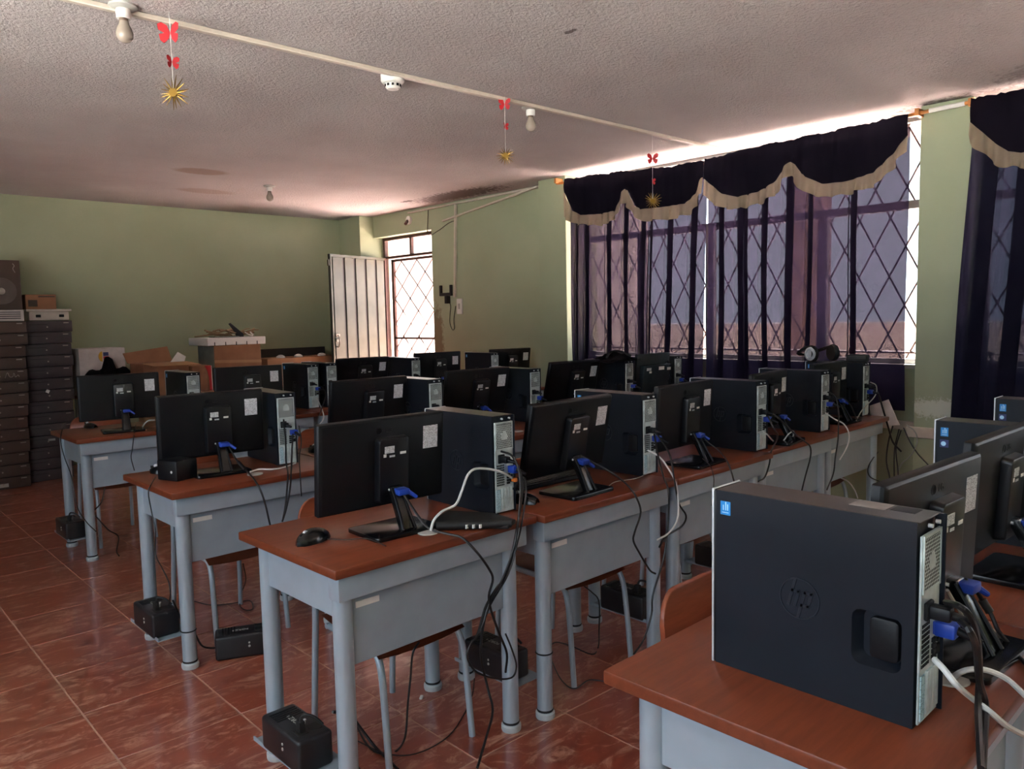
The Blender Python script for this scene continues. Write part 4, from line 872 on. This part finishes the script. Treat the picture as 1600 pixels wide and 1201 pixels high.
  ('video_cable', 'thick black cable leaving the blue plug of the nearest case', 'black', 0.0055, [(1.319,0.375,0.942), (1.296,0.355,0.939), (1.332,0.355,0.902), (1.354,0.355,0.842), (1.394,0.355,0.785), (1.294,0.33,0.78), (1.212,0.31,0.773)]),
  ('network_cable', 'white network cable looping from the nearest case over the desk edge', 'white', 0.005, [(1.318,0.41,0.869), (1.3,0.39,0.865), (1.295,0.37,0.848), (1.38,0.37,0.794), (1.373,0.345,0.786), (1.426,0.33,0.744), (1.554,0.33,0.675)]),
  ('network_cable', 'white cable curling from the grommet across the nearest desktop', 'white', 0.005, [(1.501,0.437,0.764), (1.469,0.415,0.794), (1.474,0.397,0.804), (1.509,0.381,0.794), (1.54,0.359,0.774), (1.512,0.323,0.764)]),
  ('video_cable', 'dark cable with ferrite bead from the nearest monitor across the desktop', 'black', 0.0042, [(1.677,0.47,0.895), (1.691,0.46,0.881), (1.712,0.45,0.852), (1.718,0.434,0.824), (1.715,0.419,0.794), (1.725,0.399,0.764), (1.651,0.355,0.764)]),
  ('power_cable', 'white-edged adapter lead lying on the nearest desktop behind the case', 'pale', 0.003, [(1.505,0.45,0.924), (1.569,0.45,0.872), (1.667,0.457,0.804), (1.665,0.439,0.784), (1.662,0.424,0.774)]),
  ('wall_cable', 'thin dark wire sagging from above the door to the wall conduit', 'dark', 0.004, [(5.585,7.167,2.656), (5.585,7.18,2.383), (5.585,6.991,2.409), (5.585,6.817,2.47), (5.585,6.683,2.492)]),
  ('wall_cable', 'black lead dangling in a loop below the phone holder on the wall', 'black', 0.004, [(5.58,6.849,1.614), (5.58,6.806,1.563), (5.58,6.822,1.456), (5.58,6.826,1.363), (5.58,6.784,1.291), (5.58,6.75,1.313), (5.58,6.757,1.398), (5.58,6.73,1.505), (5.58,6.717,1.554)]),
]

# ------------------------------------------------------------------ things on the desks
def mouse(x, y, rz, label, s=1):
    t = thing('computer_mouse', label, 'mouse', (x, y, HD), rz)
    b = MB(); rows = []
    for i in range(11):
        v = i/10; yy = -.055+.11*v; wv = .031*math.sin(PI*min(1, .08+v*.92))**.42*(1 if v < .6 else 1-.12*(v-.6)/.4); hv = .036*math.sin(PI*(.10+.82*v))**.55
        rows.append([(wv*math.cos(a)*s, yy*s, max(0, hv*math.sin(a)*s*1.0)) for a in (PI*k/10 for k in range(11))])
    b.grid(rows); bmesh.ops.holes_fill(b.bm, edges=[e for e in b.bm.edges if len(e.link_faces) == 1])
    b.obj('shell', 'gloss', t, 60); MB().rod((-.004, .026, .033), (.004, .026, .033), .008, seg=12).obj('scroll_wheel', 'silver', t)
    MB().box(-.0008, .0008, .02, .05, .022, .034).obj('button_gap', 'dark', t)
mouse(1.163, 2.118, 1.9, 'black mouse near the corner of the aisle-end desk, second row', 1.15)
mouse(1.945, 1.985, .3, 'black mouse behind the aisle case, at the second desk of the second row')
mouse(1.505, 5.60, .4, 'small black mouse at the aisle corner of the back row', .95)
mouse(2.01, 3.55, .5, 'black mouse before a chair back, second desk of the third row', 1.1)
mouse(1.255, 3.62, .8, 'black mouse with coiled cable beside the cube speaker, third row')
t = thing('cube_speaker', 'small black cube speaker with a lit dot at the aisle end of third row', 'speaker', (1.255, 3.43, HD), .32)
MB().box(-.055, .055, -.062, .062, 0, .088, .007, 2).obj('cabinet', 'black', t); MB().rod((-.056, -.03, .04), (-.0545, -.03, .04), .006, seg=10).obj('indicator', 'white', t); MB().box(-.04, .04, .0605, .0635, .01, .078, .002, 1).obj('front_grille', 'dark', t)
# keyboard standing behind the second screen
def keyboard(x, y, z, rz, tx, label):
    t = thing('keyboard', label, 'keyboard', (x, y, z), rz); t.rotation_euler = (tx, 0, rz)
    MB().box(-.22, .22, -.07, .07, 0, .018, .004, 1).obj('tray', 'black', t)
    kb = MB()
    for j in range(6):
        for i in range(18): kb.box(-.208+i*.0232, -.188+i*.0232, -.06+j*.0205, -.043+j*.0205, .016, .024, .001, 1)
    tag(kb.obj('keys', 'rubber', t), kind='stuff')
keyboard(2.235, 2.175, HD+.001, -.02, 0, 'black keyboard under the tilted monitor, second desk of the second row')
# folded black pouch on the aisle desk
t = thing('folded_pouch', 'flat black folded pouch with three white marks beside the aisle case', 'pouch', (0, 0, HD))
MB().prism([(1.505, 1.985), (1.655, 2.06), (1.738, 1.92), (1.725, 1.80), (1.660, 1.765), (1.56, 1.90)], lambda a, b, c: (a, b, c), .014, .004).obj('cloth_body', 'rubber', t)
MB().tube([(1.495, 1.925, .016), (1.56, 1.868, .016), (1.63, 1.812, .016), (1.678, 1.772, .016)], .0145, 10, 4).obj('rolled_edge', 'rubber', t)
for k in range(3):
    x = 1.560+.016*k; y = 1.868-.0142*k
    MB().box(x-.005, x+.003, y-.019, y-.0145, .008, .020).obj('white_mark', 'white', t)
# headphones on the window-end case
t = thing('headphones', 'dark headphones with one silver ear cup lying on the window-end case', 'headphones', (4.97, 2.26, HD+PH+.001), -.3); t.scale = (1.12, 1.12, 1.12)
def cup(x, mt):
    mtx = Matrix.Translation((x, 0, .046)) @ Matrix.Rotation(PI/2, 4, 'Y') @ Matrix.Rotation(.25, 4, 'X')
    c_ = MB().lathe([(0, -.02), (.044, -.02), (.05, -.008), (.046, .008), (.03, .02), (0, .022)], 24, mtx); return c_.obj('ear_cup', mt, t)
for x in (-.085, .085): cup(x, 'rubber')
MB().lathe([(.040, 0), (.038, .008), (.026, .012), (.024, .010), (.022, .004)], 24, Matrix.Translation((-.105, -.004, .046)) @ Matrix.Rotation(-PI/2, 4, 'Y')).obj('silver_ring', 'silver', t)
MB().tube([(-.085, .0, .085), (-.095, .05, .075), (-.06, .13, .045), (0, .155, .035), (.06, .13, .045), (.095, .05, .075), (.085, 0, .085)], .010, 8, 5).obj('headband', 'rubber', t)
t = thing('adapter_block', 'black adapter block lying beside the headphones on the window-end case', 'adapter', (5.0, 2.05, HD+PH+.001), .2)
MB().box(-.045, .045, -.06, .06, 0, .045, .006, 2).obj('block', 'rubber', t)
# black bag over the case of the third row
t = thing('crumpled_bag', 'crumpled black bag draped over a case on the fourth desk of third row', 'bag', (4.40, 3.52, HD+PH))
b = MB(); rows = []; rnd = random.Random(4)
for i in range(13):
    u = i/12; row = []
    for j in range(11):
        v = j/10; x = -.20+.36*u; y = -.10+.26*v
        z = .030*math.sin(PI*u)*math.sin(PI*v)+.018*math.sin(9*u+4*v)*math.sin(PI*v)+.006+.02*rnd.random()*math.sin(PI*u)
        if x < 0.02: z -= .10*max(0, .02-x)*2.2*(.2+v*.5)
        row.append((x, y, max(z, -.16)))
    rows.append(row)
b.grid(rows); o = b.obj('cloth', 'cloth', t, 70); o.modifiers.new('s', 'SOLIDIFY').thickness = .004
MB().tube([(-.1, .0, .03), (-.02, .04, .055), (.06, .02, .065), (.10, -.06, .03)], .009, 8, 5).obj('strap', 'rubber', t)
# paper, carton strip, plug pieces
t = tag(MB().box(-.10, .10, -.04, .04, 0, .05, .002, 1).obj('orange_carton', 'kraftlight'), 'small orange-tan carton on the aisle-end desk of the back row', 'carton'); t.location = (1.93, 5.62, HD); t.rotation_euler = (0, 0, .1)
t = tag(MB().prism([(-.10, -.08), (.06, -.10), (.10, .03), (-.02, .08)], lambda a, b, c: (c, a, b), .004).obj('paper_card', 'cartonwhite'), 'pale folded card stuck between window-end desk and curtain', 'card'); t.location = (5.24, 1.97, .76); t.rotation_euler = (0, .12, 0)
t = thing('usb_adapter', 'beige plug adapter lying on the nearest desktop behind the largest case', 'adapter', (1.752, .437, HD), .55)
MB().box(-.028, .028, -.011, .011, 0, .014, .002, 1).obj('body', 'pale', t); MB().box(-.044, -.028, -.006, .006, .004, .010).obj('connector', 'silver', t)
t = thing('crumpled_tissue', 'crumpled white paper tucked behind the largest case', 'paper', (1.405, .468, HD), 0)
b = MB(); bmesh.ops.create_icosphere(b.bm, subdivisions=3, radius=.030); rnd = random.Random(2)
for v in b.bm.verts: v.co *= .75+.45*rnd.random(); v.co.z = max(0, v.co.z*1.3+.03)
b.obj('wad', 'white', t, 10)

# ------------------------------------------------------------------ power regulators
def ups_kit():
    k = Kit(); W, D, H = .112, .235, .105
    k.add('body', MB().box(-W/2, W/2, -D/2, D/2, 0, H, .012, 3).mesh('body', 'ups'))
    rib = MB()
    for i in range(5): rib.box(-W/2+.014, W/2-.014, D/2-.035-i*.012, D/2-.029-i*.012, H-.001, H+.0015)
    k.add('vent_ribs', rib.mesh('vent_ribs', 'rubber'))
    tx = xform(text_mesh('FORZA', .022, .0004), Matrix.Translation((.0, .015, H+.0008)) @ Matrix.Rotation(PI/2, 4, 'Z')); tx.materials.append(M['pale'])
    k.add('lettering', tx)
    k.add('socket', MB().box(-.038, -.004, -.085, -.045, H-.001, H+.002, .001, 1).mesh('socket', 'rubber')); k.add('socket', MB().box(.006, .040, -.085, -.045, H-.001, H+.002, .001, 1).mesh('socket', 'rubber'))
    k.add('indicator', MB().rod((-W/2+.001, -.02, .05), (-W/2-.002, -.02, .05), .005, seg=10).rod((-W/2+.001, -.02, .065), (-W/2-.002, -.02, .065), .004, seg=10).mesh('indicator', 'pale'))
    pl = MB().box(-.030, -.010, -.078, -.052, H+.002, H+.036, .005, 2).tube([(-.02, -.065, H+.034), (-.012, -.072, H+.052), (.01, -.09, H+.045), (.03, -.105, H+.02)], .0045, 8, 5)
    k.add('plug', pl.mesh('plug', 'rubber'), (), 'plug')
    k.add('metal_prong', MB().rod((.0, -.04, H+.002), (.006, -.044, H+.022), .006, .004, 8).mesh('metal_prong', 'silver'), (), 'plug')
    return k
UK = ups_kit()
def ups(x, y, z, rz, label, skip=()):
    t = thing('power_regulator', label, 'regulator', (x, y, z), rz, 'black power regulators under the desks'); UK.place(t, skip)
for r in ('second', 'third', 'back'):
    for i in range(5):
        if (r, i) in (('second', 0),): lab = 'largest black power regulator on the shelf of the second-row aisle desk, pale lettering on top'
        else: lab = 'black power regulator on the low shelf of %s desk, %s' % (POS[i], ROW[r])
        ups(DX[r][i]+.0, DY[r][i]+.262, .1325, 0, lab)
t = ups(1.405, 3.185, 0, 1.15, 'black power regulator lying on the tiles beside the third-row chair', ('plug',))
# debris on the floor
for i, (x, y, lab) in enumerate([(1.69, 2.30, 'small white scrap on the tiles under the aisle desk of second row'), (1.42, 1.86, 'small dark clip on the tile joint below the aisle desk of second row')]):
    o = MB().box(-.012, .012, -.006, .006, 0, .008, .002, 1).obj('floor_scrap', 'white' if i == 0 else 'rubber'); tag(o, lab, 'scrap'); o.location = (x, y, .0005); o.rotation_euler = (0, 0, .7+i*1.9)
    if i: o.scale = (2.2, 1.2, .8)

# ------------------------------------------------------------------ along the back wall
def case_kit(mt):
    k = Kit(); W, D, H = .39, .39, .1
    k.add('case_body', MB().box(-W/2, W/2, .012, D, .001, H-.002, .004, 1).mesh('case_body', mt))
    k.add('front_panel', MB().box(-W/2, W/2, 0, .014, .002, H-.003, .005, 2).mesh('front_panel', mt), (('badge', MB().box(W/2-.075, W/2-.030, -.0015, 0, H-.024, H-.016).mesh('badge', 'badge')), ('button', MB().rod((-.02, .001, .045), (-.02, -.003, .045), .007, seg=10).mesh('button', 'badge')), ('drive_slot', MB().box(-.17, -.02, -.0008, .001, .066, .069).mesh('drive_slot', 'dark'))))
    return k
KA, KB = case_kit('oldcase'), case_kit('oldcase_violet')
ORD = 'topmost second third fourth fifth sixth seventh eighth ninth tenth eleventh twelfth thirteenth lowest'.split()
rnd = random.Random(11); hR = 1.478/14
for i in range(14):
    z = hR*(13-i)
    w_ = 'topmost' if i == 0 else ('lowest' if i == 13 else ORD[i]+' from the top')
    t = thing('old_computer', 'flat charcoal computer case, %s of the stack under the clear box' % w_, 'computer', (1.875+.010*rnd.uniform(-1, 1)-.06*(z < .7)*0+(z-.74)*.05, 8.13+.012*rnd.random(), z), .02*rnd.uniform(-1, 1), 'stacked old computer cases')
    KB.place(t); t.scale = (.97, 1, hR/.1)
    if i == 6: MB().box(-.085, -.055, -.003, 0, .045, .075, 0, 1, Matrix.Rotation(.5, 4, 'Y')).obj('white_sticker', 'white', t)
    if i == 10: MB().box(-.02, .04, -.003, 0, .05, .068).obj('white_sticker', 'pale', t)
    t = thing('old_computer', 'flat brown-black computer case, %s of the stack under the loudspeaker' % w_, 'computer', (1.470+.010*rnd.uniform(-1, 1)+(z-.74)*.045, 7.99+.014*rnd.random(), z), .02*rnd.uniform(-1, 1), 'stacked old computer cases')
    KA.place(t); t.scale = (.99, 1, hR/.1)
    if i == 4: MB().tube([(.02, -.002, .03), (.04, -.002, .075), (.055, -.002, .04), (.08, -.002, .04), (.09, -.002, .07), (.10, -.002, .035), (.12, -.002, .05), (.13, -.002, .035)], .003, 5, 4).obj('chalk_scribble', 'badge', t)
    if i == 13: MB().box(-.05, .02, -.003, 0, .02, .05).obj('white_sticker', 'pale', t)
def scribble(x, y, z, pts, par=None):
    return MB().tube([(x+a, y, z+c_) for a, c_ in pts], .004, 5, 4)
zt = 1.479
t = thing('clear_box', 'cloudy clear plastic box with lid on top of the charcoal case stack', 'box', (1.915, 8.16, zt), 0)
MB().box(-.165, .165, 0, .30, .001, .085, .012, 2).obj('tub', 'clearbox', t); MB().box(-.185, .185, -.015, .315, .083, .105, .006, 2).obj('lid', 'clearbox', t)
for x in (-.09, .10): MB().box(x-.02, x+.02, -.012, 0, .03, .055, .003, 1).obj('clip', 'dark', t)
t = thing('grey_switch_box', 'pale grey slotted device lying on the brown case stack', 'device', (1.57, 8.0, zt), .02)
MB().box(-.11, .11, 0, .26, 0, .098, .004, 1).obj('housing', 'grille_slat', t)
for k in range(4): MB().box(-.085, .085, -.002, .001, .020+k*.018, .028+k*.018).obj('slot', 'oldcase_violet', t)
t = thing('dark_device', 'dark flat device beside the slotted one on the brown stack', 'device', (1.335, 8.0, zt), 0)
MB().box(-.115, .115, 0, .26, 0, .09, .004, 1).obj('housing', 'oldcase', t); MB().box(-.10, .08, -.002, .001, .012, .035).obj('front_strip', 'clearbox', t)
t = thing('loudspeaker', 'tall brown loudspeaker with grey cone standing on the case stack', 'speaker', (1.545, 8.12, zt+.1), 0)
MB().box(-.155, .155, 0, .26, 0, .44, .006, 2).obj('cabinet', 'oldcase', t)
cn = MB().lathe([(.118, 0), (.116, .008), (.10, .009), (.05, .002), (.035, .001), (0, .001)], 28, Matrix.Translation((0, -.0, .165)) @ Matrix.Rotation(PI/2, 4, 'X')); co_ = cn.obj('cone', 'speakercone', t)
MB().lathe([(.03, 0), (.028, .012), (.015, .020), (0, .022)], 20, Matrix.Translation((0, 0, .165)) @ Matrix.Rotation(PI/2, 4, 'X')).obj('dust_cap', 'badge', co_)
MB().tube([(.10, -.002, .41), (.112, -.002, .39), (.10, -.002, .365), (.115, -.002, .33)], .003, 5, 5).obj('scribble', 'badge', t)
t = thing('brown_carton', 'small brown carton with dark print behind the loudspeaker, on the clear box', 'carton', (1.87, 8.22, zt+.1055), 0)
MB().box(-.125, .125, 0, .2, 0, .135, .003, 1).obj('carton', 'kraft', t); MB().box(-.105, -.03, -.0015, .0, .025, .085).obj('dark_print', 'oldcase', t); MB().box(-.02, .115, -.0015, 0, .110, .122).obj('dark_print', 'oldcase', t)
# a long low table carrying the cartons
def plain_table(x0, x1, y0, y1, label):
    t = thing('side_table', label, 'table', (0, 0, 0))
    MB().box(x0, x1, y0, y1, .72, .75, .004, 1).obj('table_top', 'kraft', t)
    for x in (x0+.06, x1-.06):
        for y in (y0+.06, y1-.06): MB().rod((x, y, 0), (x, y, .72), .02, seg=12).obj('leg', 'steel', t)
plain_table(2.13, 4.62, 7.65, 8.6, 'long brown table along the back wall, mostly hidden behind the monitors')
TZ = .75
t = thing('white_carton', 'white carton with yellow, blue and red emblem beside the case stack', 'carton', (2.34, 8.15, TZ), 0)
MB().box(-.205, .205, 0, .35, 0, .455, .003, 1).obj('carton', 'cartonwhite', t)
MB().prism([(.035*math.cos(a), .05*math.sin(a)) for a in (PI/2+PI*k/10 for k in range(11))], lambda a, b, c: (a-.0, -c, .375+b), .0015).obj('yellow_emblem', 'yellow', t)
MB().box(.008, .055, -.0015, 0, .38, .415).obj('blue_stripe', 'navy', t); MB().box(.008, .055, -.0015, 0, .345, .376).obj('red_stripe', 'red', t)
b = MB(); rows = []
for i in range(15):
    u = i/14; x = -.22+.42*u; h = .225+.06*math.sin(PI*u)+(.075 if .36 < u < .58 else 0)+.02*math.sin(u*17)
    rows.append([(x, -.03+.02*math.sin(u*9), .0), (x, -.06, h*.6), (x, -.035, h), (x, .01, h-.02)])
t2 = thing('dark_jacket', 'dark jacket heaped in front of the white carton with emblem', 'jacket', (2.37, 8.06, TZ), 0)
o = b.grid(rows).obj('cloth', 'cloth', t2, 80); o.modifiers.new('s', 'SOLIDIFY').thickness = .006
# open carton with raised flaps
t = thing('open_carton', 'open brown carton with lifted flaps and white paper inside', 'carton', (2.78, 7.72, TZ), .08)
MB().box(-.22, .22, 0, .30, 0, .30, .003, 1).obj('carton', 'kraft', t)
MB().prism([(-.24, 0), (.20, .0), (.17, .15), (-.27, .10)], lambda a, b, c: (a, .30+c+b*.25, .30+b), .005).obj('flap', 'kraft', t)
MB().prism([(-.18, -.14), (.26, -.17), (.20, .0), (-.22, .0)], lambda a, b, c: (a, b, .302+c+b*.16), .005).obj('flap', 'kraftlight', t)
MB().prism([(.06, .0), (.20, .0), (.22, .05), (.14, .10)], lambda a, b, c: (a, .05+c, .30+b), .004).obj('paper', 'white', t)
t = thing('red_striped_bag', 'brown carton with red stripe standing beside the open carton', 'bag', (3.12, 7.74, TZ), 0)
MB().box(-.09, .10, 0, .22, 0, .255, .01, 2).obj('body', 'kraft', t); MB().prism([(.078, 0), (.10, 0), (.10, .25), (.035, .25), (.06, .20), (.074, .12)], lambda a, b, c: (a, -.001-c, b), .002).obj('red_stripe', 'red', t); MB().box(.10, .106, -.004, .02, 0, .25).obj('white_edge', 'white', t)
# foam-topped carton
t = thing('grey_sided_carton', 'brown carton with grey printed side carrying the white foam slab', 'carton', (3.60, 7.95, TZ), 0)
MB().box(-.25, .26, 0, .42, 0, .44, .003, 1).obj('carton', 'kraft', t); MB().box(-.252, -.25, .01, .41, .01, .43).obj('grey_side', 'greybox', t)
MB().prism([(-.252, .26), (.26, .24), (.26, .27), (-.252, .29)], lambda a, b, c: (a, -c, b), .006).obj('crease_fold', 'kraftlight', t)
t = thing('foam_slab', 'white polystyrene slab with notches on the grey-sided carton', 'foam', (3.57, 7.93, TZ+.441), 0)
MB().box(-.305, .325, -.03, .46, 0, .078, .003, 1).obj('slab', 'foam', t)
for k in range(5): MB().box(-.235+k*.115, -.227+k*.115, -.033, -.01, 0, .035).obj('notch', 'dark', t)
zf = TZ+.441+.079
t = thing('driftwood_bundle', 'dry twigs and wrinkled brown stalks heaped on the foam slab', 'bundle', (3.57, 8.05, zf), 0)
rnd = random.Random(5)
for k in range(16):
    a = rnd.uniform(-.35, .35); L_ = rnd.uniform(.16, .46); x = rnd.uniform(-.16, .20); y = rnd.uniform(-.05, .12); z = .012+rnd.random()*.05
    p = [Vector((x+L_*(s-.5)*math.cos(a), y+L_*(s-.5)*math.sin(a), z+.02*math.sin(s*5+k)+.05*abs(s-.5)*rnd.random())) for s in (0, .25, .5, .75, 1)]
    MB().tube(p, .006+.004*rnd.random(), 6, 3).obj('twig', 'twig', t)
t = thing('grey_folder', 'flat grey folder under the twigs on the foam slab', 'folder', (3.53, 8.0, zf), -.1); MB().box(-.16, .10, -.06, .14, 0, .010, .002, 1).obj('folder', 'greybox', t)
t = thing('black_frame', 'black flat frame sticking up from the twigs on the foam slab', 'frame', (3.65, 8.02, zf+.001), 0)
MB().prism([(-.10, .14), (-.08, .15), (.06, .03), (.06, 0), (-.02, .0), (-.03, .05)], lambda a, b, c: (a, c, b), .012, .002).obj('panel', 'rubber', t)
t = thing('white_tie', 'crumpled white strip on the foam slab', 'strip', (3.74, 7.95, zf), 0); MB().tube([(-.05, 0, .05), (-.01, -.02, .02), (.03, -.01, .012), (.02, .02, .05), (.06, .02, .014)], .005, 6, 5).obj('strip', 'white', t)
# long open carton by the door
t = thing('long_carton', 'long open brown carton with black far edge next to the door leaf', 'carton', (4.42, 8.05, TZ), 0)
MB().box(-.44, .50, 0, .40, 0, .265, .003, 1).obj('carton', 'kraft', t); MB().box(-.44, .50, .38, .40, .265, .36, .002, 1).obj('raised_flap', 'rubber', t)
for k, x in enumerate((-.22, .0, .3)): MB().lathe([(.05, 0), (.045, .02), (.02, .035), (0, .038)], 12, Matrix.Translation((x, .12, .262))).obj('foam_piece', 'foam', t)

# ------------------------------------------------------------------ cables
SHEATH = {'black': 'cable_black', 'dark': 'cable_dark', 'white': 'cable_white', 'pale': 'cable_pale'}
for name, label, col, r, pts in CABLES:
    o = MB().tube(pts, r, 7, 5).obj(name, SHEATH[col]); tag(o, label, 'cable')
    if 'ferrite' in label:
        i = 2; a, b_ = Vector(pts[i]), Vector(pts[i+1]); bd = MB().rod(a+(b_-a)*.1, a+(b_-a)*.9, r*1.9, seg=12).obj('ferrite_bead', 'rubber', o)
# straps round the legs
for x, y, z, label in ((1.124, 1.89, .135, 'black strap around the near leg of the second-row aisle desk'), (1.918, 1.87, .24, 'black strap around the near leg of the second-row second desk'), (1.182, 3.215, .16, 'black strap around the near leg of the third-row aisle desk')):
    o = MB().lathe([(.0287, -.003), (.0325, 0), (.0287, .003)], 20).obj('cable_strap', 'rubber'); o.location = (x, y, z); tag(o, label, 'strap')
